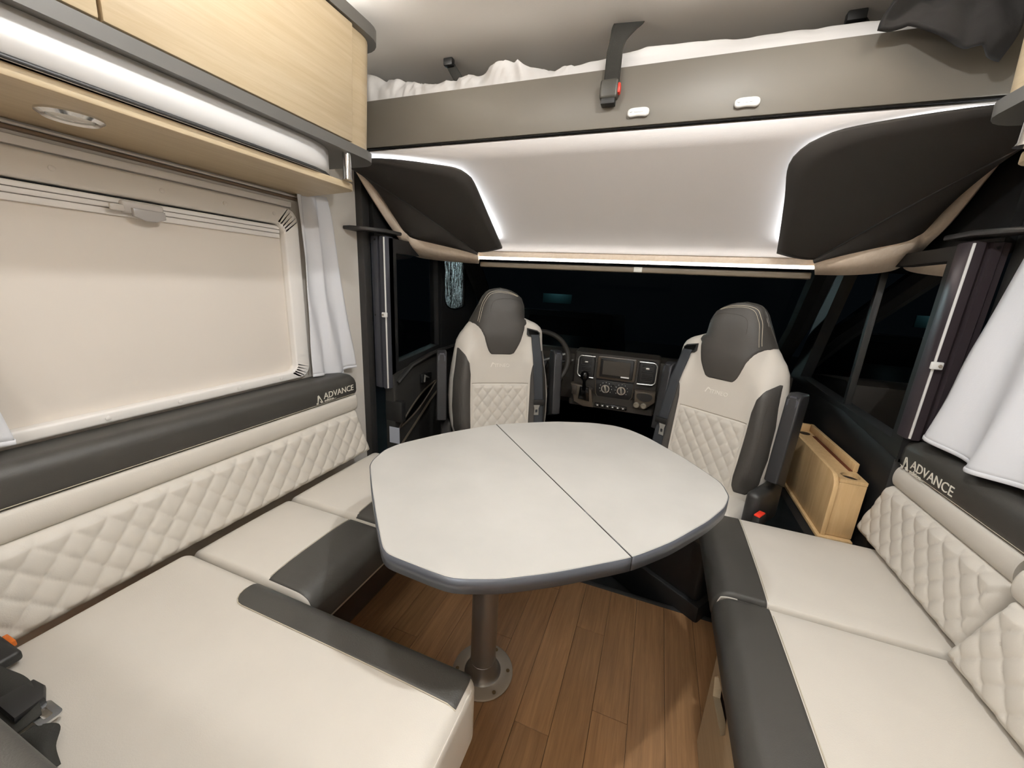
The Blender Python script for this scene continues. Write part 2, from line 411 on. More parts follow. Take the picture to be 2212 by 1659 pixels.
def curtain(name, label, x_top, x_bot, ytop, ybot, ztop, zbot, folds, amp, seed, sgn=1, group=None):
    def fn(u, v):
        t = v
        y = lerp(lerp(ytop[0], ytop[1], u), lerp(ybot[0], ybot[1], u), t ** 0.8)
        a = amp * (0.5 + 0.7 * t)
        ph = u * folds * 2 * math.pi + seed
        xx = lerp(x_top, x_bot, t) + sgn * (a * (0.5 + 0.5 * math.sin(ph + 0.8 * math.sin(3 * t + seed))) + 0.006 * noise.noise(Vector((u * 5, t * 4, seed))))
        z = lerp(ztop, zbot, t) + (0.010 * math.sin(ph * 0.5 + 1) * t)
        return Vector((xx, y + 0.006 * math.sin(5 * t + ph), z))
    o = obj(name, grid(fn, 60, 40), CURT, None, 180, [('SOLIDIFY', dict(thickness=0.0015, offset=0))])
    tag(o, label, 'curtain', group)
    def hem(u): return fn(u, 1.0) + Vector((0, 0, 0.002))
    obj('hem', tube([hem(i / 60) for i in range(61)], 0.003, flat=(0.0022, 0.006)), CURT, o)
    return o
curtain('window_curtain', 'white curtain hanging beside the oak shelf end, right of the left window', XL + 0.022, XL + 0.022, (1.105, 1.235), (1.115, 1.335), 1.535, 0.848, 2.2, 0.022, 0.4)
curtain('window_curtain', 'white curtain at the near end of the left window, cut by the left edge', XL + 0.026, XL + 0.026, (-0.05, 0.27), (-0.10, 0.335), 1.515, 0.864, 4, 0.022, 2.0)
curtain('window_curtain', 'long white curtain hanging over the dark headband of the right bench', 0.85, 0.80, (1.345, 0.60), (1.405, 0.62), 1.52, 0.872, 4.5, 0.032, 1.2, -1)

# ------------------------------------------------------------------ overhead cabinets (left and its mirror on the right)
def cabinet(f, labels, right=False):
    def X(a, b): return tuple(sorted((f(a), f(b))))
    base = thing('overhead_cabinet', labels[0], 'cabinet')
    # carcass with rounded end, tilted front
    def outline(xf):
        pts = [(XL, -2.0), (xf, -2.0), (xf, 1.115)]
        for i in range(1, 7):
            a = math.radians(90 * i / 6 ); pts.append((xf - 0.075 + 0.075 * math.cos(a), 1.115 + 0.075 * math.sin(a)))
        pts += [(XL, 1.19)]
        return pts
    def body(z0, z1, xf0, xf1, yoff=0.0, far=None):
        A, B = outline(xf0), outline(xf1); bm = bmesh.new()
        a = [bm.verts.new((f(p[0]), p[1] + yoff * (p[1] > 0), z0)) for p in A]; b = [bm.verts.new((f(p[0]), p[1] + yoff * (p[1] > 0), z1)) for p in B]
        bm.faces.new(a); bm.faces.new(b[::-1])
        for i in range(len(a)): bm.faces.new((a[i], a[(i + 1) % len(a)], b[(i + 1) % len(a)], b[i]))
        bmesh.ops.recalc_face_normals(bm, faces=bm.faces); return bm
    obj('carcass', body(1.644, 1.952, -0.966, -0.946), OAK, base, 30)
    obj('bottom_rail', body(1.617, 1.644, -0.952, -0.950, 0.006), RAIL, base, 30)
    obj('top_rail', body(1.952, 1.985, -0.925, -0.923, 0.015), RAIL, base, 30)
    # doors, standing 12 mm proud of the carcass
    for y0, y1 in ((-1.0, -0.262), (-0.258, 0.478), (0.483, 1.064)):
        bm = rbox(-0.014, 0, y0, y1, 0, 0.302, 0.003)
        for v in bm.verts: v.co = Vector((f(-0.951 + v.co.x + v.co.z * 0.066), v.co.y, 1.648 + v.co.z))
        if right: bmesh.ops.reverse_faces(bm, faces=bm.faces)
        obj('door', bm, OAK, base)
    # strip of light on top
    x0, x1 = X(-0.98, -0.965)
    obj('cove_light', rbox(x0, x1, -1.9, 0.98, 1.987, 1.993, 0), COVE, base)
    # shelf with aluminium back panel
    sh = thing('wall_shelf', labels[1], 'shelf')
    pts = [(XL, -2.0), (-0.985, -2.0), (-0.985, 1.075)]
    for i in range(1, 6):
        a = math.radians(90 * i / 5); pts.append((-1.03 + 0.045 * math.cos(a), 1.075 + 0.045 * math.sin(a)))
    pts += [(XL, 1.165)]
    P = [(f(p[0]), p[1]) for p in pts]
    obj('board', prism(P, 1.520, 1.540, 'z', 0.003), OAK, sh)
    x0, x1 = X(-0.992, -1.005)
    bm = bmesh.new()
    face = [(-0.978, -2.0), (-0.978, 0.0), (-0.978, 0.88), (-0.981, 0.94), (-0.991, 0.985), (-1.01, 1.02), (-1.04, 1.045), (-1.10, 1.06), (-1.275, 1.065)]
    loftstrip([(f(p[0]), p[1], 1.5402) for p in face], [(f(p[0]), p[1], 1.6168) for p in face], bm)
    obj('back_panel', bm, ALU, sh, 30, [('SOLIDIFY', dict(thickness=0.004, offset=0))])
    bm = bmesh.new()
    loftstrip([(f(p[0] + 0.003), p[1], 1.5405) for p in face], [(f(p[0] + 0.003), p[1], 1.5475) for p in face], bm)
    obj('shadow_gap', bm, SATIN, sh, 30, [('SOLIDIFY', dict(thickness=0.002, offset=0))])
    obj('chrome_post', lathe([(0.016, 1.5402), (0.013, 1.546), (0.013, 1.6168)], (f(-0.972), 1.058, 0), 20), CHROME, sh)
    return base, sh
cabinet(lambda x: x, ('long pale oak overhead cabinet with grey rails above the left window', 'pale oak shelf under the left overhead cabinet with aluminium back panel'))
cabinet(mx, ('pale oak overhead cabinet at the upper right edge of the picture', 'rounded oak shelf end at the right edge below the right cabinet'), True)
# spotlight in the shelf
sp = thing('shelf_spotlight', 'round chrome spotlight set into the underside of the left oak shelf', 'lamp', (-1.105, 0.482, 1.52))
obj('ring', lathe([(0.047, 0.0), (0.047, -0.004), (0.040, -0.009), (0.033, -0.006), (0.033, 0.0)], (0, 0, 0), 32), CHROME, sp)
obj('lens', lathe([(0.033, -0.002), (0.028, -0.0045), (0.012, -0.0055)], (0, 0, 0), 32), mat('lens_frost', (235, 232, 224), 0.1), sp)

# ------------------------------------------------------------------ lift bed
bed = thing('lift_bed', 'raised lift bed with taupe front board spanning the cab opening', 'bed')
obj('front_board', rbox(-1.275, 0.885, 1.30, 1.322, 1.712, 1.864, 0.004), BEDGREY, bed)
obj('front_edge', rbox(-1.275, 0.885, 1.302, 1.3085, 1.7065, 1.711, 0.001), mat('black_matt', (20, 19, 18), 0.9, spec=0.1), bed)
obj('bed_base', rbox(-1.275, 0.885, 1.323, 2.85, 1.722, 1.765, 0.004), BLACK, bed)
obj('mattress', Cushion((-1.27, 1.325, 1.767), (0.88, 2.8, 1.872), 0.03, 0.01).bm(0.2), SHEET, bed)
SH = [(-1.27, 1.985), (-1.117, 1.974), (-1.024, 1.945), (-0.829, 1.908), (-0.737, 1.926), (-0.650, 1.929), (-0.60, 1.952), (-0.571, 1.960), (-0.53, 1.952), (-0.486, 1.925), (-0.423, 1.910), (-0.264, 1.920), (-0.133, 1.938), (-0.009, 1.935), (0.108, 1.925), (0.215, 1.925), (0.315, 1.924), (0.424, 1.920), (0.88, 1.91)]
def sheet_fn(u, v):
    x = lerp(-1.268, 0.875, u); top = interp(SH, x)
    y = lerp(1.327, 2.2, v ** 2.2)
    prof = min(1, max(0, (y - 1.332) / 0.04)) ** 0.6
    z = lerp(1.868, top, prof) - 0.03 * sst(0.25, 0.6, v)
    wob = noise.noise(Vector((x * 16, y * 9, 3.1))) * 0.012 + noise.noise(Vector((x * 34, y * 13, 1.1))) * 0.005
    lf = 1.0 if x < -0.4 else 0.35
    rid = 0.0
    if x < -0.35:
        q_ = noise.noise(Vector((x * 22 + y * 18, y * 10, 9.0))); r_ = noise.noise(Vector((x * 40 - y * 30, y * 12, 4.0)))
        rid = (0.5 - abs(q_)) * 0.030 + (0.4 - abs(r_)) * 0.014
    else:
        rid = (0.4 - abs(noise.noise(Vector((x * 7 + z * 60, z * 25, 2.0))))) * 0.010
    k_ = sst(0.0, 0.25, v)
    return Vector((x, y - 0.004 - rid * k_ * (1 - sst(0.5, 0.9, v)), z + wob * lf * sst(0, 0.12, v)))
bs = obj('bed_sheet', grid(sheet_fn, 300, 40), SHEET, None, 180)
tag(bs, 'crumpled white bed sheet showing above the taupe bed board', 'sheet')
# strap with buckle on the board
st = thing('bed_strap', 'black strap with red-button buckle fastened to the taupe bed board', 'strap', (-0.215, 1.30, 1.80))
def strap_fn(A, B, wA, wB, sag):
    A, B, wA, wB = map(Vector, (A, B, wA, wB))
    def fn(u, v):
        c = A.lerp(B, v); ww = wA.lerp(wB, v)
        c = c + Vector(sag) * math.sin(math.pi * v); return c + ww * (u - 0.5)
    return grid(fn, 6, 20)
def main_strap(u, v):
    ctr = [(-0.214, 1.284, 1.815), (-0.214, 1.287, 1.862), (-0.217, 1.305, 1.905), (-0.216, 1.335, 1.950), (-0.212, 1.370, 1.992), (-0.208, 1.410, 2.029)]
    k = min(4, int(v * 5)); c = Vector(ctr[k]).lerp(Vector(ctr[k + 1]), v * 5 - k)
    wv = Vector((0.044 + 0.044 * sst(0.5, 1, v), 0.012 * v, 0)); return c + wv * (u - 0.5) + Vector((0.008 * sst(0.5, 1, v), 0, 0))
obj('webbing', grid(main_strap, 6, 25), STRAP, st, 180, [('SOLIDIFY', dict(thickness=0.002))]).matrix_parent_inverse = Matrix.Translation((0.215, -1.30, -1.80))
bk = obj('buckle', rbox(-0.243, -0.192, 1.268, 1.2985, 1.778, 1.826, 0.007, 3), mat('buckle_grey', (70, 68, 62), 0.45), st)
bk.matrix_parent_inverse = Matrix.Translation((0.215, -1.30, -1.80))
b2 = obj('release_button', rbox(-0.196, -0.186, 1.272, 1.294, 1.790, 1.816, 0.004, 2), REDM, bk)
bm = rbox(-0.238, -0.198, 1.270, 1.2985, 1.764, 1.780, 0.003, 2)
obj('strap_loop', bm, BLACK, st).matrix_parent_inverse = Matrix.Translation((0.215, -1.30, -1.80))
s2 = thing('short_strap', 'small black strap and clip on the ceiling behind the crumpled sheet', 'strap')
obj('webbing', strap_fn((-0.775, 1.47, 1.93), (-0.832, 1.452, 2.012), (0.034, 0, 0.012), (0.034, 0, 0.006), (0.0, -0.01, 0)), STRAP, s2, 180, [('SOLIDIFY', dict(thickness=0.003))])
obj('clip', rbox(-0.852, -0.815, 1.43, 1.452, 2.005, 2.029, 0.004), BLACK, s2)
s3 = thing('short_strap', 'black strap at the top edge beside the dark draped cloth', 'strap')
obj('webbing', strap_fn((0.455, 1.56, 1.95), (0.40, 1.53, 2.02), (0.050, 0, 0.0), (0.044, 0, 0.0), (0, -0.01, 0)), STRAP, s3, 180, [('SOLIDIFY', dict(thickness=0.003))])
obj('clip', rbox(0.378, 0.424, 1.515, 1.54, 2.004, 2.0295, 0.004), BLACK, s3)
# small white lights on the board
def board_light(x, z, label):
    t = thing('reading_light', label, 'lamp', (x, 1.30, z), 0)
    out = []
    for i in range(40):
        a = 2 * math.pi * i / 40; c, s = math.cos(a), math.sin(a)
        hx = 0.030 * abs(c) ** 0.55 * (1 if c >= 0 else -1); k = 0.0125 - 0.003 * (1 - min(1, abs(hx) / 0.02) ** 2) * (s < 0)
        out.append((hx, k * abs(s) ** 0.7 * (1 if s >= 0 else -1)))
    obj('housing', prism(out, -0.012, -0.001, 'y', 0.005, 3), WHITEPL, t)
    obj('diffuser', prism(rrect(-0.012, 0.014, -0.001, 0.007, 0.003, 3), -0.0135, -0.0118, 'y', 0.0005, 1), mat('diffuser', (245, 244, 240), 0.2), t)
    obj('switch', lathe([(0.004, -0.0118), (0.004, -0.014), (0.002, -0.0145)], (-0.020, 0, 0.003), 10, 'y'), mat('switch', (225, 224, 222), 0.4), t)
board_light(-0.131, 1.743, 'small white oval light on the bed board under the strap')
board_light(0.143, 1.742, 'longer white oval light on the bed board, right of centre')
# dark cloth draped at right
LO = [(0.37, 1.846), (0.40, 1.842), (0.43, 1.846), (0.46, 1.825), (0.50, 1.800), (0.535, 1.783), (0.56, 1.787), (0.575, 1.768), (0.64, 1.755)]
def cloth(u, v):
    x = lerp(lerp(0.43, 0.375, sst(0.1, 1.0, v)), 0.60 + 0.04 * (1 - v), u)
    z = lerp(2.028, interp(LO, x), v)
    y = 1.255 + 0.02 * noise.noise(Vector((u * 3 + v * 2.5, v * 4 - u * 3, 5))) + 0.014 * math.sin(7 * v + 6 * u) - 0.012 * v
    return Vector((x, y, z))
tag(obj('draped_cloth', grid(cloth, 50, 40), JACKET, None, 180, [('SOLIDIFY', dict(thickness=0.01))]), 'dark charcoal cloth bunched over the right end of the bed board', 'cloth')

# ------------------------------------------------------------------ sloped white panel under the bed, side wings, oak trim, LED lip
n_ = Vector((0, -0.545, -0.838))
def on_white(x, y, off=0.0): return Vector((x, y, 1.71 + (y - 1.3) * (1.385 - 1.71) / 0.5)) + n_ * off
bm = bmesh.new(); q = [bm.verts.new(on_white(*p)) for p in ((-1.19, 1.3105), (0.80, 1.3105), (0.515, 1.772), (-0.855, 1.772))]; bm.faces.new(q)
bmesh.ops.subdivide_edges(bm, edges=bm.edges[:], cuts=8, use_grid_fill=True)
up = obj('sloped_panel', bm, PANEL, None, 40, [('SOLIDIFY', dict(thickness=0.012, offset=0))])
tag(up, 'white sloping panel below the bed board between the dark padded wings', 'panel')
RIM_L = [(-1.200, 1.356, 1.653), (-1.200, 1.405, 1.606), (-1.200, 1.517, 1.508), (-1.195, 1.624, 1.423), (-1.185, 1.683, 1.385), (-1.160, 1.725, 1.361), (-1.046, 1.780, 1.350), (-0.862, 1.800, 1.344)]
RIN_L = [(-1.185, 1.410, 1.687), (-1.185, 1.435, 1.647), (-1.180, 1.526, 1.555), (-1.165, 1.596, 1.479), (-1.140, 1.603, 1.454), (-1.110, 1.604, 1.436), (-1.028, 1.700, 1.419), (-0.838, 1.738, 1.386)]
RIM_R = [(0.810, 1.474, 1.717), (0.810, 1.546, 1.642), (0.810, 1.675, 1.503), (0.805, 1.761, 1.440), (0.795, 1.818, 1.402), (0.760, 1.833, 1.370), (0.634, 1.780, 1.349), (0.528, 1.800, 1.347)]
RIN_R = [(0.795, 1.489, 1.744), (0.795, 1.559, 1.688), (0.785, 1.660, 1.570), (0.775, 1.720, 1.495), (0.750, 1.709, 1.471), (0.720, 1.707, 1.453), (0.625, 1.700, 1.426), (0.499, 1.738, 1.388)]
def dense(P, k=4):
    out = []
    n = len(P)
    for i in range(n - 1):
        p0, p1, p2, p3 = (Vector(P[max(i - 1, 0)]), Vector(P[i]), Vector(P[i + 1]), Vector(P[min(i + 2, n - 1)]))
        for j in range(k):
            t = j / k
            out.append(0.5 * ((2 * p1) + (-p0 + p2) * t + (2 * p0 - 5 * p1 + 4 * p2 - p3) * t * t + (-p0 + 3 * p1 - 3 * p2 + p3) * t ** 3))
    out.append(Vector(P[-1])); return out
def wing(edge, a, RIN, RIM, side, lab):
    d = edge[-1]
    IN = dense(RIN, 6); N = len(IN)
    # facet beside the white panel
    E = [Vector(p) for p in edge]
    cre = []
    for i in range(N):
        t = i / (N - 1); c = Vector(a).lerp(d, t)
        c.z += 0.012 * math.sin(math.pi * t); cre.append(c)
    bm = bmesh.new()
    # map the upper outline (edge minus d) onto the same count
    up_pts = dense([tuple(p) for p in E[:-1]], 5); L = [0]
    for p, q2 in zip(up_pts, up_pts[1:]): L.append(L[-1] + (q2 - p).length)
    top = []
    for i in range(N):
        s = L[-1] * i / (N - 1)
        for k in range(len(up_pts) - 1):
            if s <= L[k + 1] + 1e-9:
                top.append(up_pts[k].lerp(up_pts[k + 1], (s - L[k]) / (L[k + 1] - L[k]))); break
    def f1(u, v):
        i = min(N - 1, int(round(u * (N - 1)))); p = top[i].lerp(cre[i], v); return p + n_ * 0.006 * math.sin(math.pi * v)
    grid(f1, N - 1, 6, bm)
    def f2(u, v):
        i = min(N - 1, int(round(u * (N - 1)))); p = cre[i].lerp(IN[i], v); return p + Vector((0, -0.004, -0.008)) * math.sin(math.pi * v)
    grid(f2, N - 1, 6, bm)
    bmesh.ops.remove_doubles(bm, verts=bm.verts, dist=0.0008)
    bmesh.ops.recalc_face_normals(bm, faces=bm.faces)
    t = thing('padded_wing', lab[0], 'panel')
    obj('padding', bm, WINGF, t, 14, [('SOLIDIFY', dict(thickness=0.010, offset=0))])
    obj('crease_shade', tube([p + n_ * 0.005 for p in cre], 0.003, n=6), BLACK, t)  # dark tube added to draw the shade of the crease
    # LED strip behind the free edge
    path = up_pts
    cen = sum(up_pts, Vector()) / len(up_pts)
    path = [p + (cen - p).normalized() * 0.042 - n_ * 0.012 for p in path]
    obj('led_strip', tube(path, 0.003, n=6), LEDSOFT, t)
    tr = tag(obj('oak_trim', loftstrip(dense(RIM, 6), IN), OAKTRIM, None, 60, [('SOLIDIFY', dict(thickness=0.012, offset=0))]), lab[1], 'trim')
EL = [on_white(-1.24, 1.305, .03), on_white(-1.0, 1.322, .03), on_white(-0.80, 1.356, .03), on_white(-0.745, 1.37, .03), on_white(-0.720, 1.388, .03), on_white(-0.704, 1.42, .03), on_white(-0.703, 1.55, .03), on_white(-0.704, 1.725, .03), on_white(-0.844, 1.752, .03)]
wing(EL, (-1.235, 1.305, 1.682), RIN_L, RIM_L, -1, ('dark padded wing left of the white sloping panel', 'curved oak trim edging the left padded wing above the driver door'))
ER = [on_white(0.85, 1.30, .03), on_white(0.62, 1.30, .03), on_white(0.40, 1.322, .03), on_white(0.33, 1.345, .03), on_white(0.297, 1.375, .03), on_white(0.288, 1.42, .03), on_white(0.318, 1.52, .03), on_white(0.371, 1.722, .03), on_white(0.495, 1.750, .03)]
wing(ER, (0.85, 1.32, 1.70), RIN_R, RIM_R, 1, ('dark padded wing right of the white sloping panel', 'curved oak trim edging the right padded wing near the right curtain'))
# lip with LED
lip = thing('windscreen_lip', 'oak lip with a bright LED line over the windscreen', 'trim')
obj('oak_lip', rbox(-0.88, 0.545, 1.7735, 1.80, 1.372, 1.409, 0.003), OAKTRIM, lip)
obj('led_line', rbox(-0.855, 0.515, 1.775, 1.783, 1.3625, 1.3695, 0.001, 1), LED, lip)
obj('led_profile', rbox(-0.86, 0.52, 1.784, 1.80, 1.360, 1.3715, 0.002, 1), WHITEPL, lip)

# ------------------------------------------------------------------ cab: structure
struct('wall_front', rbox(-1.24, 0.86, 1.81, 2.9, 1.425, 1.46, 0), BLACK)
for sgn in (0, 1):
    f = (lambda x: x) if sgn == 0 else mx
    xs = sorted((f(-1.26), f(-1.225)))
    struct('trim_%d' % (4 + sgn), rbox(xs[0], xs[1], 1.476, 2.9, 1.40, 1.73, 0), BLACK)
struct('trim_6', rbox(-1.26, 0.87, 2.87, 2.9, 1.42, 1.76, 0), BLACK)  # unseen panel added to keep outside lamp light out above the cab
# windscreen
wsn = thing('window_2', 'wide dark windscreen behind the two captain seats', 'window'); wsn['kind'] = 'structure'
bm = bmesh.new(); q = [bm.verts.new(p) for p in ((-1.10, 2.85, 0.80), (0.71, 2.85, 0.80), (0.60, 1.95, 1.42), (-0.99, 1.95, 1.42))]; bm.faces.new(q)
obj('pane', bm, GLASSD, wsn)
bm = tube([(-1.12, 2.86, 0.78), (-1.08, 2.4, 1.11), (-1.0, 1.93, 1.425)], 0.05, n=8); tube([(0.73, 2.86, 0.78), (0.69, 2.4, 1.11), (0.61, 1.93, 1.425)], 0.05, n=8, bm=bm)
obj('pillar', bm, BLACK, wsn)
obj('blind_bar', rbox(-0.865, 0.525, 1.815, 1.85, 1.326, 1.352, 0.006, 3), mat('blind_bar_taupe', (92, 82, 68), 0.3), wsn)
obj('blind_catch', rbox(-0.125, -0.09, 1.808, 1.8155, 1.328, 1.350, 0.002), mat('catch_grey', (160, 158, 150), 0.3), wsn)

# ------------------------------------------------------------------ cab doors
def cab_door(f, nm, label, left):
    X = lambda a, b: tuple(sorted((f(a), f(b))))
    d = thing(nm, label, 'door'); d['kind'] = 'structure'
    xo = -1.20; xi = -1.14
    def P(pts, a, b, bev=0.01):
        x0, x1 = X(a, b); return prism(pts, x0, x1, 'x', bev)
    obj('door_panel', P([(1.48, -0.08), (2.5, -0.08), (2.5, 0.86), (1.9, 0.875), (1.48, 0.80)], xo, xi), DOORM if left else BLACK, d)
    # window surround
    out = [(1.48, 0.79), (1.922, 0.83), (1.922, 1.42), (1.48, 1.42)]; inn = [(1.53, 0.855), (1.90, 0.895), (1.885, 1.36), (1.53, 1.36)]
    x0, x1 = X(xo, xi - 0.01)
    obj('window_frame', ring(out, inn, x0, x1, 'x'), BLACK, d)
    gx = f(-1.178)
    bm = bmesh.new(); bm.faces.new([bm.verts.new((gx, y, z)) for y, z in ((1.52, 0.84), (1.91, 0.88), (1.89, 1.37), (1.52, 1.37))])
    obj('pane', bm, GLASSD, d)
    return d
dl = cab_door(lambda x: x, 'door_1', 'driver door with dark window and moulded panel left of the left captain seat', True)
# cut-out for the quarter light: separate front frame
def front_quarter():
    # frame pieces around a small rounded pane ahead of the door window
    pass
dr = thing('door_2', 'dark passenger door with large black window behind the oak box', 'door'); dr['kind'] = 'structure'
obj('door_panel', prism([(1.48, -0.08), (2.6, -0.08), (2.6, 0.80), (1.9, 0.82), (1.48, 0.78)], 0.76, 0.82, 'x', 0.01), BLACK, dr)
obj('window_frame', ring([(1.48, 0.77), (2.62, 0.79), (2.30, 1.42), (1.48, 1.42)], [(1.54, 0.83), (2.45, 0.85), (2.22, 1.38), (1.54, 1.38)], 0.765, 0.81, 'x'), BLACK, dr)
bm = bmesh.new(); bm.faces.new([bm.verts.new((0.79, y, z)) for y, z in ((1.53, 0.82), (2.46, 0.84), (2.23, 1.39), (1.53, 1.39))]); obj('pane', bm, GLASSD, dr)
obj('pillar_bar', rbox(0.778, 0.802, 1.93, 1.955, 0.83, 1.39, 0.004), BLACK, dr)
obj('armrest', rbox(0.70, 0.76, 1.75, 2.35, 0.60, 0.66, 0.02, 3), SATIN, dr)
# driver door trim details
obj('grab_moulding', tube([(-1.138, 1.50, 0.76), (-1.125, 1.60, 0.83), (-1.12, 1.78, 0.865), (-1.12, 2.1, 0.88)], 0.012, flat=(0.014, 0.010)), DOORM, dl)
dh = obj('door_handle', rbox(-1.142, -1.118, 1.69, 1.78, 0.715, 0.765, 0.008), BLACK, dl)
obj('handle_lever', prism([(1.695, 0.722), (1.705, 0.722), (1.707, 0.745), (1.74, 0.735), (1.74, 0.742), (1.700, 0.762)], -1.117, -1.110, 'x', 0.002), SILVER, dh)
lens = []
for i in range(17):
    t = i / 16; lens.append((-1.136, lerp(1.50, 1.86, t), lerp(0.52, 0.70, t) + 0.035 * math.sin(math.pi * t)))
for i in range(1, 16):
    t = 1 - i / 16; lens.append((-1.136, lerp(1.50, 1.86, t), lerp(0.52, 0.70, t) - 0.030 * math.sin(math.pi * t)))
pk = obj('door_pocket', tube(lens, 0.005, True, 6), DASHHI, dl)
bm = bmesh.new(); bm.faces.new([bm.verts.new((p[0] - 0.002, p[1], p[2])) for p in lens]); obj('pocket_mesh', bm, GLOSSBLK, pk)
obj('lower_moulding', tube([(-1.134, 1.50, 0.42), (-1.13, 1.62, 0.50), (-1.13, 1.78, 0.60), (-1.13, 1.95, 0.68)], 0.006, n=6), DASHHI, dl)
obj('hinge_box', rbox(-1.20, -1.10, 1.478, 1.515, 0.56, 0.67, 0.01), BLACK, dl)
obj('sticker', rbox(-1.175, -1.115, 1.476, 1.4775, 0.45, 0.535, 0.0005, 1), mat('sticker_grey', (176, 180, 190), 0.5), dl)
obj('blind_edge', rbox(-1.172, -1.166, 1.912, 1.92, 0.88, 1.37, 0.001), WHITEPL, dl)
# quarter light
wq = thing('window_3', 'small rain-streaked quarter window lit teal from outside, beside left headrest', 'window'); wq['kind'] = 'structure'
qo = [(1.925, 0.86), (2.45, 0.86), (2.30, 1.425), (1.925, 1.425)]
inner = chaikin([(1.955, 1.41), (1.955, 1.30), (1.956, 1.17), (1.970, 1.125), (2.00, 1.10), (2.08, 1.085), (2.19, 1.095), (2.205, 1.12), (2.205, 1.30), (2.205, 1.41)], 1)
obj('surround', holed(qo, inner, -1.165, -1.15, 'x'), BLACK, wq)
obj('pane', prism([(1.94, 1.415), (1.94, 1.07), (2.22, 1.07), (2.22, 1.415)], -1.1625, -1.1585, 'x'), WET, wq)
for i in range(11):
    yy = 1.962 + 0.0225 * i + random.uniform(-.006, .006); z0 = 1.405 - random.uniform(0, .10); z1 = z0 - random.uniform(.12, .26)
    P_ = [(-1.1565, min(2.2, max(1.958, yy + 0.006 * math.sin(9 * t + i * 2.1))), max(1.10, lerp(z0, z1, t))) for t in [k / 12 for k in range(13)]]
    obj('water_streak', tube(P_, 0.003, n=6, flat=(random.uniform(.002, .0045), .002)), WET, wq)
obj('seal', tube([(-1.149, p[0], p[1]) for p in inner], 0.004, True, 6), GLOSSBLK, wq)

# folded cab blinds (vertical cassettes)
def cassette(f, m, label, zb=0.735, y0=1.478):
    t = thing('blind_cassette', label, 'blind')
    prof = [(-1.242, y0), (-1.236, y0 - 0.012), (-1.222, y0 - 0.012), (-1.218, y0 - 0.018), (-1.198, y0 - 0.018), (-1.194, y0 - 0.010), (-1.186, y0 - 0.010), (-1.180, y0 - 0.024), (-1.158, y0 - 0.024), (-1.150, y0 - 0.010), (-1.150, y0 + 0.03), (-1.242, y0 + 0.03)]
    obj('housing', prism([(f(a), b) for a, b in prof], zb, 1.425, 'z', 0.002, 1), m, t)
    x0, x1 = sorted((f(-1.158), f(-1.153)))
    obj('edge_strip', rbox(x0, x1, y0 - 0.028, y0 - 0.022, zb + 0.005, 1.42, 0.001), WHITEPL, t)
    x0, x1 = sorted((f(-1.172), f(-1.145)))
    c = obj('catch', rbox(x0, x1, y0 - 0.036, y0 - 0.026, 1.075, 1.097, 0.003), WHITEPL, t)
    obj('catch_knob', lathe([(0.005, 0), (0.004, -0.004)], (f(-1.164), y0 - 0.035, 1.086), 10, 'y'), mat('knob_grey', (150, 140, 128), 0.4), c)
    obj('screw', lathe([(0.005, 0), (0.004, -0.003)], (f(-1.225), y0 - 0.011, 1.08), 10, 'y'), BLACK, t)
    obj('screw', lathe([(0.005, 0), (0.004, -0.003)], (f(-1.21), y0 - 0.017, 1.41), 10, 'y'), BLACK, t)
cassette(lambda x: x, CASS, 'grey vertical blind cassette beside the driver door window')
cassette(mx, CASSR, 'plum-grey vertical blind cassette behind the right bench curtain', 0.853)
# dark corner brackets
for f, lab in ((lambda x: x, 'thin dark board sticking out at the left wall above the blind cassette'), (mx, 'thin dark board above the right blind cassette')):
    pts = [(XL + 0.001, 1.35), (-1.24, 1.345), (-1.19, 1.38), (-1.14, 1.45), (-1.14, 1.56), (-1.20, 1.56), (-1.225, 1.428), (XL + 0.001, 1.428)]
    P = [(f(a), b) for a, b in pts]
    tag(obj('corner_board', prism(P, 1.437, 1.452, 'z', 0.004), SATIN), lab, 'shelf')

# ------------------------------------------------------------------ dashboard
db = thing('dashboard', 'dark van dashboard with radio, heater knobs and silver-trimmed vents', 'dashboard')
obj('body', prism([(2.24, 0.60), (2.32, 0.55), (2.85, 0.55), (2.88, 0.80), (2.6, 0.85), (2.3, 0.885), (2.24, 0.87)], -1.08, 0.68, 'x', 0.02), DASH, db)
obj('centre_stack', prism([(2.205, 0.892), (2.30, 0.905), (2.30, 0.56), (2.13, 0.595), (2.13, 0.625), (2.195, 0.66)], -0.42, 0.05, 'x', 0.012, 3), DASH, db)
obj('radio_surround', prism(rrect(-0.286, -0.070, 0.752, 0.884, 0.012, 3), 2.190, 2.21, 'y', 0.005), DASHHI, db)
rb = obj('radio', prism(rrect(-0.266, -0.085, 0.766, 0.875, 0.006, 3), 2.180, 2.195, 'y', 0.003), BLACK, db)
obj('screen', rbox(-0.252, -0.102, 2.1775, 2.182, 0.781, 0.862, 0.001, 1), SCREEN, rb)
obj('warning_sticker', rbox(-0.148, -0.103, 2.1765, 2.178, 0.774, 0.7815, 0.0005, 1), WHITEPL, rb)
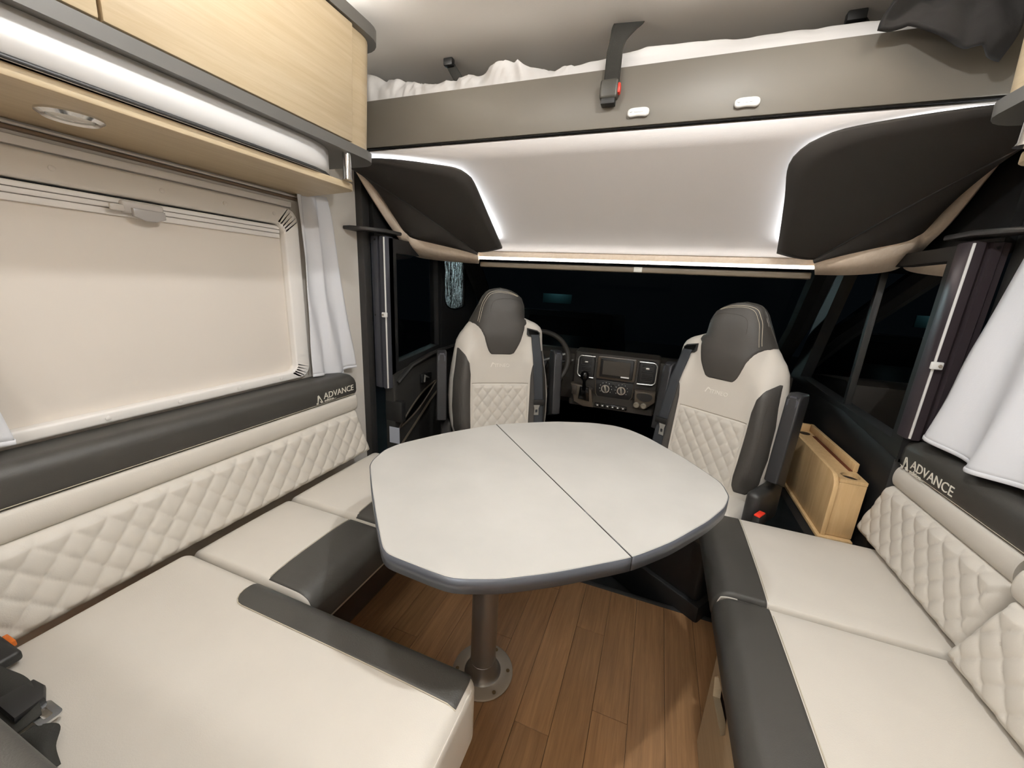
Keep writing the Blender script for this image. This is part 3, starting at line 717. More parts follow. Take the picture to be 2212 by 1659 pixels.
def vent(u0, u1, left):
    v = obj('vent_block', prism(rrect(u0, u1, 0.742, 0.882, 0.025, 4), 2.185, 2.21, 'y', 0.006), BLACK, db)
    for z0, z1 in ((0.823, 0.864), (0.770, 0.812)):
        fr = obj('vent_nozzle', ring(rrect(u0 + 0.016, u1 - 0.016, z0, z1, 0.008, 3), rrect(u0 + 0.019, u1 - 0.019, z0 + 0.003, z1 - 0.003, 0.006, 3), 2.178, 2.186, 'y'), SATIN, v)
        for k in range(3):
            zz = lerp(z0, z1, (k + 1) / 4); obj('slat', rbox(u0 + 0.019, u1 - 0.019, 2.180, 2.186, zz - 0.001, zz + 0.001, 0), SATIN, v)
    obj('vent_tab', rbox((u0 + u1) / 2 - 0.010, (u0 + u1) / 2 + 0.010, 2.170, 2.181, 0.838, 0.848, 0.002), SILVER, v)
    s = -1 if left else 1; ue, ui = (u0, u1) if left else (u1, u0); r = 0.022
    pts = [(ui, 0.876), (ue - s * r, 0.876)] + [(ue - s * r + s * r * math.sin(math.radians(a)), 0.876 - r + r * math.cos(math.radians(a))) for a in (20, 45, 70, 90)]
    pts += [(ue, 0.754 + r)] + [(ue - s * r + s * r * math.cos(math.radians(a)), 0.754 + r - r * math.sin(math.radians(a))) for a in (20, 45, 70, 90)] + [(ui, 0.752)]
    obj('silver_trim', tube([(p[0], 2.181, p[1]) for p in pts], 0.004, flat=(0.005, 0.004)), SILVER, v)
vent(-0.392, -0.298, True); vent(-0.058, 0.036, False)
cl = obj('heater_panel', prism([(-0.284, 0.748), (-0.072, 0.748), (-0.074, 0.668), (-0.090, 0.645), (-0.262, 0.645), (-0.278, 0.668)], 2.180, 2.20, 'y', 0.004), BLACK, db)
obj('panel_rim', tube([(-0.284, 2.179, 0.748), (-0.278, 2.179, 0.668), (-0.262, 2.179, 0.645), (-0.090, 2.179, 0.645), (-0.074, 2.179, 0.668), (-0.072, 2.179, 0.748)], 0.003, n=6), DASHHI, cl)
for cx in (-0.223, -0.135):
    k = obj('knob', lathe([(0.025, 2.179), (0.025, 2.172), (0.022, 2.168)], (cx, 0, 0.702), 24, 'y'), SATIN, db)
    obj('knob_ring', ring([(cx + 0.0235 * math.cos(a), 0.702 + 0.0235 * math.sin(a)) for a in [i * math.pi / 12 for i in range(24)]], [(cx + 0.018 * math.cos(a), 0.702 + 0.018 * math.sin(a)) for a in [i * math.pi / 12 for i in range(24)]], 2.164, 2.169, 'y'), SILVER, k)
    bm = rbox(-0.006, 0.006, 2.156, 2.168, -0.018, 0.018, 0.004, 2, rot=Matrix.Rotation(math.radians(-15), 4, 'Y'))
    bmesh.ops.translate(bm, vec=(cx, 0, 0.702), verts=bm.verts); obj('knob_grip', bm, mat('grip', (150, 146, 136), 0.3, 0.5), k)
    bm = bmesh.new()
    for i in range(9):
        a = math.radians(215 - 250 * i / 8); rbox(cx + 0.034 * math.cos(a) - 0.0012, cx + 0.034 * math.cos(a) + 0.0012, 2.1785, 2.1798, 0.702 + 0.034 * math.sin(a) - 0.0018, 0.702 + 0.034 * math.sin(a) + 0.0018, 0, bm=bm)
    obj('scale_marks', bm, WHITEPL, k)['kind'] = 'stuff'
obj('hazard_button', rbox(-0.188, -0.168, 2.174, 2.181, 0.722, 0.738, 0.002), SATIN, cl)
bt = obj('button_row', rbox(-0.268, -0.090, 2.118, 2.135, 0.606, 0.626, 0.004), GLOSSBLK, db)
for i in range(6): obj('button', rbox(-0.262 + i * 0.028, -0.240 + i * 0.028, 2.114, 2.119, 0.609, 0.623, 0.002), SATIN, bt)
bm = bmesh.new()
for i in range(6): rbox(-0.254 + i * 0.028, -0.247 + i * 0.028, 2.1132, 2.1142, 0.613, 0.619, 0, bm=bm)
obj('button_marks', bm, WHITEPL, bt)['kind'] = 'stuff'
# gear lever console
gc = obj('gear_console', prism([(-0.412, 0.725), (-0.345, 0.72), (-0.29, 0.70), (-0.275, 0.60), (-0.33, 0.598), (-0.385, 0.622)], 2.10, 2.16, 'y', 0.008), DASHHI, db)
obj('lever_gaiter', prism([(-0.355, 0.715), (-0.305, 0.715), (-0.296, 0.635), (-0.36, 0.645)], 2.085, 2.105, 'y', 0.008), GLOSSBLK, gc)
obj('lever_stick', tube([(-0.330, 2.09, 0.70), (-0.330, 2.07, 0.77)], 0.011), GLOSSBLK, gc)
obj('lever_knob', lathe([(0.010, 0.755), (0.022, 0.772), (0.024, 0.790), (0.018, 0.805), (0.008, 0.810)], (-0.330, 2.068, 0), 18), GLOSSBLK, gc)
obj('gate_plate', rbox(-0.402, -0.372, 2.096, 2.101, 0.665, 0.715, 0.002), DASH, gc)
# cup holder and sockets
ch = obj('cup_tray', prism([(-0.062, 0.730), (0.045, 0.730), (0.05, 0.68), (0.0, 0.63), (-0.055, 0.635)], 2.10, 2.17, 'y', 0.008), DASHHI, db)
obj('cup_recess', prism(chaikin([(-0.052, 0.722), (0.028, 0.722), (0.034, 0.695), (0.0, 0.672), (-0.045, 0.690)], 2), 2.096, 2.102, 'y'), BLACK, ch)
for cx in (-0.043, -0.006):
    obj('socket', lathe([(0.016, 2.100), (0.016, 2.086), (0.012, 2.082), (0.004, 2.083)], (cx, 0, 0.655), 18, 'y'), mat('socket_grey', (128, 120, 106), 0.35), ch)
obj('ignition', lathe([(0.006, 2.205), (0.005, 2.19)], (-0.43, 0, 0.84), 10, 'y'), SILVER, db)
# steering wheel
sw = thing('steering_wheel', 'dark steering wheel partly hidden behind the left captain seat', 'steering wheel', (-0.63, 2.08, 0.835))
Rx = Matrix.Rotation(math.radians(52), 4, 'X')
bm = tube([Rx @ Vector((0.195 * math.cos(i * math.pi / 24), 0.195 * math.sin(i * math.pi / 24), 0)) for i in range(48)], 0.015, True, 10); obj('rim', bm, DASH, sw)
bm = bmesh.new()
for a in (20, 160, 270): tube([Rx @ Vector((0, 0, -0.03)), Rx @ Vector((0.185 * math.cos(math.radians(a)), 0.185 * math.sin(math.radians(a)), 0))], 0.014, flat=(0.02, 0.008), bm=bm)
obj('spokes', bm, SILVER, sw)
bm = lathe([(0.07, -0.04), (0.07, -0.02), (0.05, -0.012)], (0, 0, 0), 24); bmesh.ops.transform(bm, matrix=Rx, verts=bm.verts); obj('hub', bm, BLACK, sw)
bm = tube([Rx @ Vector((0, 0, -0.04)), Rx @ Vector((0, 0, -0.30))], 0.035); obj('column', bm, BLACK, sw)
bm = tube([Rx @ Vector((0.05, 0.02, -0.06)), Rx @ Vector((0.20, 0.05, -0.05))], 0.008); obj('stalk', bm, SATIN, sw)

# ------------------------------------------------------------------ captain seats
SIL = [(-.06, -.205, .245), (0.0, -.224, .262), (.03, -.233, .270), (.10, -.244, .277), (.19, -.248, .279), (.27, -.243, .272), (.35, -.232, .258), (.42, -.219, .247), (.47, -.208, .243), (.505, -.190, .242), (.526, -.173, .239), (.545, -.160, .230), (.558, -.149, .215), (.568, -.142, .198), (.578, -.137, .172), (.590, -.130, .143), (.616, -.116, .140), (.65, -.098, .138), (.69, -.078, .122), (.712, -.060, .096), (.725, -.042, .070), (.732, -.018, .046)]
SL = [(a, b) for a, b, c in SIL]; SRr = [(a, c) for a, b, c in SIL]
LEAN = 0.15
def captain(loc, rz, m, label, sfx):
    t = thing('captain_seat', label, 'seat', loc, rz, 'swivelled captain seats facing the table')
    def back_pt(y, x, zp):   # local: y forward is negative
        return Vector((m * x, y * math.cos(LEAN) + math.sin(LEAN) * zp, 0.50 + math.cos(LEAN) * zp + y * -math.sin(LEAN) * 0))
    def front_y(x, zp):
        xl, xr = interp(SL, zp), interp(SRr, zp); c, hw = (xl + xr) / 2, (xr - xl) / 2
        tt = max(-1, min(1, (x - c) / hw)); th = 0.055 if zp < 0.6 else lerp(0.055, 0.040, sst(0.62, 0.732, zp))
        y = 0.055 - th * (1 - tt ** 4) ** 0.5
        y -= 0.030 * math.exp(-((abs(tt) - 0.74) / 0.17) ** 2) * sst(0.50, 0.36, zp) * sst(-0.05, 0.06, zp)
        y -= 0.022 * sst(0.38, 0.52, zp) * (1 - sst(0.66, 0.735, zp)) * (1 - min(1, abs((x - 0.01) / 0.13)) ** 4)
        return y
    def back_y(x, zp):
        xl, xr = interp(SL, zp), interp(SRr, zp); c, hw = (xl + xr) / 2, (xr - xl) / 2
        tt = max(-1, min(1, (x - c) / hw)); th = 0.055 if zp < 0.6 else lerp(0.055, 0.040, sst(0.62, 0.732, zp))
        return 0.055 + th * (1 - tt ** 4) ** 0.5
    def loft(zs, off, n=28, cap=9):
        bm = bmesh.new(); rings = []
        for zp in zs:
            xl, xr = interp(SL, zp) - off, min(cap, interp(SRr, zp)) + off; row = []
            for i in range(n + 1):
                s = -math.cos(math.pi * i / n); x = (xl + xr) / 2 + s * (xr - xl) / 2; row.append(bm.verts.new(back_pt(front_y(x, zp) - off, x, zp)))
            for i in range(1, n):
                s = math.cos(math.pi * i / n); x = (xl + xr) / 2 + s * (xr - xl) / 2; row.append(bm.verts.new(back_pt(back_y(x, zp) + off, x, zp)))
            rings.append(row)
        for A, B in zip(rings, rings[1:]):
            for i in range(len(A)): bm.faces.new((A[i], A[(i + 1) % len(A)], B[(i + 1) % len(A)], B[i]))
        bm.faces.new(rings[0][::-1])
        top = rings[-1]; cc = bm.verts.new(sum((v.co for v in top), Vector()) / len(top) + Vector((0, 0, 0.006)))
        for i in range(len(top)): bm.faces.new((top[i], top[(i + 1) % len(top)], cc))
        bmesh.ops.recalc_face_normals(bm, faces=bm.faces); return bm
    def patch(zt, L, R, nx, nz, off, amp=None, edge=True, top_open=False):
        def fn(u, v):
            zp = lerp(zt[0], zt[1], v); x = lerp(interp(L, zp), interp(R, zp), u)
            e = off if (0 < u < 1 and 0 < v < 1) or not edge or (top_open and v > 0.5 and zp > .56) else -0.004
            h = amp(x, zp, u, v) if amp else 0
            return back_pt(front_y(x, zp) - e - h, x, zp)
        bm = grid(fn, nx, nz); bmesh.ops.recalc_face_normals(bm, faces=bm.faces)
        if sum((f.normal.y for f in bm.faces)) > 0: bmesh.ops.reverse_faces(bm, faces=bm.faces)
        return bm
    zs = [-.06, -.03, 0, .015, .03, .06, .10, .14, .19, .23, .27, .31, .35, .385, .42, .45, .47, .49, .505, .516, .526, .536, .545, .552, .558, .564, .568, .573, .578, .584, .590, .60, .616, .63, .65, .67, .69, .702, .712, .72, .725, .729, .732]
    br = obj('backrest', loft(zs, 0), CREAM, t, 60)
    # headrest cover: shell around the head + tongue on the front
    bm = loft([z for z in zs if z >= 0.564], 0.003, cap=0.1405)
    HL = [(.405, -.022), (.408, -.036), (.415, -.045), (.43, -.055), (.45, -.063), (.50, -.078), (.53, -.094), (.545, -.107), (.556, -.124), (.566, -.142), (.59, -.130), (.62, -.115)]
    HR = [(.405, .052), (.408, .064), (.417, .084), (.44, .098), (.476, .116), (.537, .137), (.566, .141), (.62, .140)]
    merge(bm, patch((.405, .585), HL, HR, 24, 30, 0.0028, top_open=True))
    hd = obj('headrest', bm, SEATDARK, t, 60)
    def curve_on(pts, off): return [back_pt(front_y(x, z) - off, x, z) for x, z in pts]
    sp_ = dense([(a, b, 0) for a, b in [(.10, .700), (.06, .716), (0, .722), (-.045, .712), (-.072, .680), (-.088, .645), (-.106, .571)]], 5)
    obj('stitching', tube(curve_on([(p.x, p.y) for p in sp_], 0.0036), 0.0011, n=5), THREAD, hd)
    sp_ = dense([(a, b, 0) for a, b in [(.094, .700), (.056, .711), (0, .716), (-.040, .705), (-.065, .676), (-.081, .642), (-.099, .566)]], 5)
    obj('stitching', tube(curve_on([(p.x, p.y) for p in sp_], 0.0036), 0.0009, n=5), THREAD, hd)
    sp_ = dense([(a, b, 0) for a, b in [(-.046, .612), (-.043, .640), (-.032, .668), (0, .684), (.07, .686), (.105, .672), (.122, .64)]], 5)
    obj('seam', tube(curve_on([(p.x, p.y) for p in sp_], 0.0032), 0.0011, n=5), SEAM, hd)
    # bolsters
    bl = [(-.03, -.185), (0, -.214), (.03, -.226), (.143, -.234), (.272, -.229), (.396, -.211), (.44, -.204)]; br_ = [(-.03, -.150), (0, -.135), (.03, -.133), (.235, -.135), (.31, -.134), (.365, -.143), (.406, -.164), (.44, -.202)]
    obj('bolster', patch((-.03, .44), bl, br_, 12, 44, 0.003), SEATDARK, t, 60)
    bl2 = [(-.03, .165), (.03, .155), (.186, .160), (.302, .163), (.354, .173), (.40, .205), (.431, .237)]; br2 = [(-.03, .24), (.03, .262), (.062, .268), (.185, .271), (.307, .262), (.355, .251), (.431, .240)]
    obj('bolster', patch((-.03, .431), bl2, br2, 12, 44, 0.003), SEATDARK, t, 60)
    for P_ in ([(z, (interp(bl, z) + interp(br_, z)) / 2 - 0.01) for z in [.06 + .34 * i / 14 for i in range(15)]],):
        obj('bolster_seam', tube([back_pt(front_y(x, z) - 0.003, x, z) for z, x in P_], 0.0012, n=5), SEAM, t)
    # quilted field
    def qh(x, z, u, v):
        e = min(1, min(u, 1 - u) * 14, min(v, 1 - v) * 14); return quilt_h(x, z, 0.052, 0.068, 0.0065) * e
    obj('quilted_panel', patch((-.045, .262), [(0, -.133), (.3, -.133)], [(0, .158), (.3, .158)], 84, 80, 0.002, qh), CREAM, t, 60)
    obj('panel_seam', tube([back_pt(front_y(x, .263) - 0.0005, x, .263) for x in [-.133 + .291 * i / 20 for i in range(21)]], 0.0014, n=5), CSEAM, t)
    # embroidered word
    zc = .345
    def tx(zz, xx): return back_pt(front_y(xx, zz) - 0.0008, xx, zz)
    o0 = back_pt(front_y(0, zc) - 0.0005, 0, zc)
    up_ = Vector((0, math.sin(LEAN), math.cos(LEAN)))
    off_x = -0.018 if m > 0 else -0.018 - 2 * 0.0
    ctr = m * 0.014
    bm = text_bm('ITINEO', 0.0235, 0.0016, basis(Vector((ctr - 0.030, o0.y, o0.z)), (1, 0, 0), up_))
    merge(bm, prism([(-0.016, 0.0), (-0.011, 0.0), (-0.001, 0.017), (0.012, 0.012), (0.0, 0.024), (-0.006, 0.022)], -0.0016, 0.0016, 'z')) if False else None
    sw_ = prism([(0.0, 0.0), (0.004, 0.0), (0.012, 0.016), (0.026, 0.011), (0.013, 0.023), (0.008, 0.021)], -0.0016, 0.0016, 'z')
    bmesh.ops.transform(sw_, matrix=basis(Vector((ctr - 0.052, o0.y, o0.z)), (1, 0, 0), up_), verts=sw_.verts); merge(bm, sw_)
    obj('embroidery', bm, EMB, t)
    # belt slot, belt, tongue
    def on(x, z, o): return back_pt(front_y(x, z) - o, x, z)
    sl = [(.147, .545), (.205, .532), (.221, .520), (.219, .500), (.195, .498), (.155, .503), (.146, .512)]
    bm = bmesh.new(); a = [bm.verts.new(on(x, z, 0.006)) for x, z in sl]; b = [bm.verts.new(on(x, z, -0.004)) for x, z in sl]; bm.faces.new(a)
    for i in range(len(a)): bm.faces.new((a[i], a[(i + 1) % len(a)], b[(i + 1) % len(a)], b[i]))
    bmesh.ops.recalc_face_normals(bm, faces=bm.faces)
    sb = obj('belt_slot', bm, SATIN, t)
    sl2 = [(.153, .538), (.203, .527), (.214, .519), (.212, .508), (.160, .512)]
    bm = bmesh.new(); a = [bm.verts.new(on(x, z, 0.0075)) for x, z in sl2]; bm.faces.new(a); bmesh.ops.recalc_face_normals(bm, faces=bm.faces)
    if bm.faces[:][0].normal.y > 0: bmesh.ops.reverse_faces(bm, faces=bm.faces)
    obj('slot_opening', bm, GLOSSBLK, sb)
    BLT = [(.512, .166, .210), (.495, .171, .215), (.40, .176, .222), (.30, .180, .229), (.186, .187, .235), (.02, .187, .237)]
    def bfn(u, v):
        z = lerp(.512, .02, v); xl = interp([(-a, b) for a, b, c in BLT], -z); xr = interp([(-a, c) for a, b, c in BLT], -z); x = lerp(xl, xr, u)
        return back_pt(min(front_y(xl, z), front_y(xr, z), front_y((xl + xr) / 2, z)) - 0.008, x, z)
    obj('seat_belt', grid(bfn, 6, 30), BELT, t, 60, [('SOLIDIFY', dict(thickness=0.002))])
    bm = bmesh.new()
    for (x0, x1, z0, z1, o) in ((.181, .241, .158, .188, .020),):
        rbox(m * x0 if m > 0 else m * x1, m * x1 if m > 0 else m * x0, -0.006, 0.006, -0.015, 0.015, 0.004, bm=bm)
    ctr_ = back_pt(front_y(.21, .172) - 0.016, 0, .172)
    bmesh.ops.translate(bm, vec=(0, ctr_.y, ctr_.z), verts=bm.verts)
    tg = obj('tongue_grip', bm, BLACK, t)
    bm = ring([(-.016, .018), (.016, .018), (.011, .0), (.012, -.036), (-.012, -.036), (-.011, .0)], [(-.005, -.006), (.005, -.006), (.006, -.012), (.006, -.022), (-.006, -.022), (-.006, -.012)], -0.0015, 0.0015, 'y')
    bmesh.ops.translate(bm, vec=(m * .198, ctr_.y - 0.006, ctr_.z - 0.030), verts=bm.verts); obj('tongue', bm, SILVER, tg)
    # seat cushion
    cu = Cushion((-0.235, -0.18, 0.35), (0.245, 0.03, 0.455), 0.04, 0.008)
    cb_ = cu.bm()
    if m < 0:
        for v in cb_.verts: v.co.x = -v.co.x
        bmesh.ops.reverse_faces(cb_, faces=cb_.faces)
    sc = obj('cushion', cb_, CREAM, t, 60)
    obj('cushion_band', cu.strip([(-0.12, 0.455), (-0.18, 0.455), (-0.18, 0.37)], -0.13, 0.13, 'x', 20), SEATDARK, sc, 60)
    # armrests folded up
    def arm(x, dy):
        a = obj('armrest', prism([(-0.035 + dy, 0.60), (0.055 + dy, 0.56), (0.085 + dy, 0.90), (0.075 + dy, 0.925), (0.02 + dy, 0.93), (-0.005 + dy, 0.915)], m * x - 0.023, m * x + 0.023, 'x', 0.008, 3), ARM, t)
        lp = [(m * x - 0.014, -0.006 + dy, 0.85), (m * x - 0.014, -0.002 + dy, 0.905), (m * x - 0.007, 0.000 + dy, 0.917), (m * x + 0.007, 0.000 + dy, 0.917), (m * x + 0.014, -0.002 + dy, 0.905), (m * x + 0.014, -0.006 + dy, 0.85)]
        obj('hinge_loop', tube(lp, 0.005, n=6), CASS, a)
        obj('hinge_recess', rbox(m * x - 0.010, m * x + 0.010, -0.010 + dy, 0.002 + dy, 0.835, 0.85, 0.002), GLOSSBLK, a)
        for zz in (0.72, 0.65): obj('screw', lathe([(0.005, -0.003), (0.005, 0.006)], (m * x + 0.006, -0.024 + (zz - 0.65) * 0.09 + dy, zz), 8, 'y'), BLACK, a)
    arm(-0.282, -0.02); arm(0.312 if m > 0 else 0.272, 0.04 if m > 0 else 0.075)
    # pedestal
    obj('pedestal', rbox(-0.19, 0.19, -0.22, 0.02, 0.06, 0.33, 0.02, 3), BLACK, t)
    obj('swivel_plate', rbox(-0.20, 0.20, -0.24, 0.06, 0.33, 0.35, 0.008), SATIN, t)
    obj('floor_box', rbox(-0.21, 0.21, -0.24, 0.10, -0.09, 0.07, 0.01), BLACK, t)
    rc = obj('recliner_cover', rbox(m * -0.285 if m > 0 else m * -0.235, m * -0.235 if m > 0 else m * -0.285, -0.12, 0.10, 0.40, 0.56, 0.02, 3), SATIN, t)
    b_ = obj('buckle', rbox(m * -0.30 - 0.012, m * -0.30 + 0.012, -0.16, -0.10, 0.42, 0.50, 0.005), BLACK, t)
    obj('release_button', rbox(m * -0.30 - 0.010, m * -0.30 + 0.010, -0.158, -0.112, 0.4995, 0.506, 0.002), REDM, b_)
    return t
captain((-0.695, 1.72, 0), math.radians(32), 1, 'cream and grey captain seat on the driver side, left of the dashboard', '')
captain((0.262, 1.735, 0), math.radians(-34), -1, 'cream and grey captain seat on the passenger side beside the oak box', '')
# ------------------------------------------------------------------ table
OUT = [(-.435, .515), (-.411, .502), (-.275, .496), (-.196, .530), (-.110, .587), (.017, .687), (.090, .771), (.171, .889), (.216, .972), (.235, 1.035), (.226, 1.110), (.141, 1.236), (.026, 1.366), (-.040, 1.415), (-.100, 1.432), (-.179, 1.423), (-.312, 1.368), (-.501, 1.231), (-.623, 1.068), (-.700, .930), (-.712, .870), (-.698, .805), (-.682, .771), (-.603, .685), (-.516, .595)]
def soften(p, k):
    q = []
    for i in range(len(p)):
        a, b = Vector(p[i]), Vector(p[(i + 1) % len(p)]); q += [tuple(a.lerp(b, k)), tuple(a.lerp(b, 1 - k))]
    return q
OUT = soften(soften(OUT, 0.14), 0.22)
tb = thing('dining_table', 'stone-grey folding dining table with cut-corner top on a steel column', 'table', (-0.385, 0.92, 0))
A_, B_ = Vector((-.501, 1.231)), Vector((.017, .687)); dv = (B_ - A_).normalized(); nv = Vector((-dv.y, dv.x))
def clip(poly, side):
    out = []
    for i in range(len(poly)):
        p, q = Vector(poly[i]), Vector(poly[(i + 1) % len(poly)])
        dp, dq = (p - A_).dot(nv) * side - 0.0012, (q - A_).dot(nv) * side - 0.0012
        if dp >= 0: out.append(tuple(p))
        if dp * dq < 0: out.append(tuple(p.lerp(q, dp / (dp - dq))))
    return out
off = Vector((0.385, -0.92))
for side in (1, -1):
    pl = clip(OUT, side); loc = [(p[0] + off.x, p[1] + off.y) for p in pl]
    lf = obj('tabletop_leaf', prism(loc, 0.7185, 0.7500, 'z', 0.0015, 1), TABLE, tb, 30)
    # edge band along the outer rim only
    idx = [i for i, p in enumerate(pl) if abs((Vector(p) - A_).dot(nv)) < 0.002]
    i0, i1 = idx[0], idx[1]
    runs = (loc[i1:] + loc[:i0 + 1]) if (i1 - i0) == 1 else loc[i0:i1 + 1]
    cen = Vector((0.145, 0.03))
    def outw(p, d): v = Vector(p) - cen; return Vector(p) + v.normalized() * d
    bm = bmesh.new()
    loftstrip([(*outw(p, 0.0012), 0.7178) for p in runs], [(*outw(p, 0.0012), 0.7486) for p in runs], bm)
    obj('edge_band', bm, TEDGE, lf, 30, [('SOLIDIFY', dict(thickness=0.0016, offset=0))])
obj('column', lathe([(0.041, 0.055), (0.041, 0.70), (0.075, 0.705), (0.075, 0.7175)], (0, 0, 0), 36), STEEL, tb)
obj('column_foot', lathe([(0.062, 0.005), (0.054, 0.010), (0.047, 0.025), (0.042, 0.056), (0.036, 0.06)], (0, 0, 0), 36), STEEL, tb)
fp = obj('base_plate', lathe([(0.100, 0.0005), (0.100, 0.004), (0.097, 0.006), (0.05, 0.0062)], (0, 0, 0), 48), PLATE, tb)
for i in range(6):
    a = math.radians(20 + 60 * i); obj('screw', lathe([(0.006, 0.006), (0.006, 0.0075), (0.003, 0.008)], (0.084 * math.cos(a), 0.084 * math.sin(a), 0), 10), mat('screw_brass', (110, 90, 60), 0.4, 0.6), fp)
obj('seam_shade_strip', loftstrip([(A_.x + off.x, A_.y + off.y, 0.7494), (B_.x + off.x, B_.y + off.y, 0.7494)], [(A_.x + off.x, A_.y + off.y, 0.720), (B_.x + off.x, B_.y + off.y, 0.720)]), GLOSSBLK, tb, 30, [('SOLIDIFY', dict(thickness=0.0022, offset=0))])  # dark strip added in the leaf gap in place of its shade
obj('slide_rail', rbox(-0.2, 0.25, -0.06, 0.06, 0.700, 0.7182, 0.004), SATIN, tb)
obj('support_pad', rbox(0.01, 0.03, -0.405, -0.385, 0.700, 0.7182, 0.003), WHITEPL, tb)

# ------------------------------------------------------------------ left bench
def seat_cushion(name, lo, hi, label, r=0.035, puff=0.012, axis='y', front='+x', strip=None, stitched=True, grp=None):
    c = Cushion(lo, hi, r, puff)
    o = obj(name, c.bm(), CREAM, None, 60); tag(o, label, 'cushion', grp)
    return c, o
ZS = 0.48
c1, o1 = seat_cushion('seat_cushion', (-1.15, 0.872, 0.345), (-0.70, 1.31, ZS), 'far seat cushion of the left bench, partly under the table', (0.05, 0.018, 0.045))
obj('front_band', c1.strip([(-0.848, ZS), (-0.70, ZS), (-0.70, 0.375)], 0.874, 1.308, 'y', 20), DARK, o1, 60)
c2, o2 = seat_cushion('seat_cushion', (-1.15, 0.556, 0.345), (-0.70, 0.868, ZS), 'middle seat cushion of the left bench with short dark front roll', (0.05, 0.018, 0.045))
obj('front_band', c2.strip([(-0.848, ZS), (-0.70, ZS), (-0.70, 0.375)], 0.566, 0.860, 'y', 20), DARK, o2, 60)
obj('stitching', tube([c2.S((-0.8475, lerp(0.575, 0.852, i / 20), ZS), 0.0012) for i in range(21)], 0.0011, n=5), THREAD, o2)
obj('stitching', tube([c1.S((-0.8475, lerp(0.876, 1.30, i / 20), ZS), 0.0012) for i in range(21)], 0.0011, n=5), THREAD, o1)
# forward-facing bench cushion (near left)
c3, o3 = seat_cushion('seat_cushion', (-1.122, 0.12, 0.33), (-0.235, 0.548, 0.50), 'large near seat cushion with dark front band, lower left foreground', 0.03, 0.010)
def st3(d, a0):
    r = 0.045
    if d < r: return a0 + r - math.sqrt(max(0, r * r - (r - d) ** 2))
    return a0
obj('front_band', c3.strip([(0.468, 0.50), (0.548, 0.50), (0.548, 0.38)], -0.842, -0.240, 'x', 60, start=st3, m=60), DARK, o3, 60)
sp_ = [(lerp(-0.24, -0.80, i / 24), 0.4685) for i in range(25)] + [(-0.842 + 0.042 - 0.042 * math.sin(math.radians(a)), 0.4685 + 0.042 - 0.042 * math.cos(math.radians(a))) for a in (20, 40, 60, 80, 90)]
obj('stitching', tube([c3.S((a, b, 0.50), 0.0016) for a, b in sp_], 0.0011, n=5), THREAD, o3)
obj('end_piping', tube([c3.S((-0.235, lerp(0.14, 0.52, i / 20), 0.49), 0.0) for i in range(21)], 0.0018, n=5), CREAM, o3)
# bases
bb = thing('bench_box', 'dark recessed base below the left bench cushions', 'bench')
obj('front_panel', rbox(-0.935, -0.915, 0.56, 1.30, 0.001, 0.326, 0.003), mat('base_brown', (74, 62, 54), 0.6), bb)
obj('top_board', rbox(-1.278, -0.74, 0.56, 1.30, 0.327, 0.344, 0.003), OAK, bb)
bb = thing('bench_box', 'base box under the near left forward-facing seat', 'bench')
obj('front_panel', rbox(-1.278, -0.30, 0.46, 0.478, 0.001, 0.328, 0.003), mat('base_brown2', (92, 78, 66), 0.6), bb)
obj('side_panel', rbox(-0.318, -0.30, -0.3, 0.46, 0.001, 0.328, 0.003), OAK, bb)
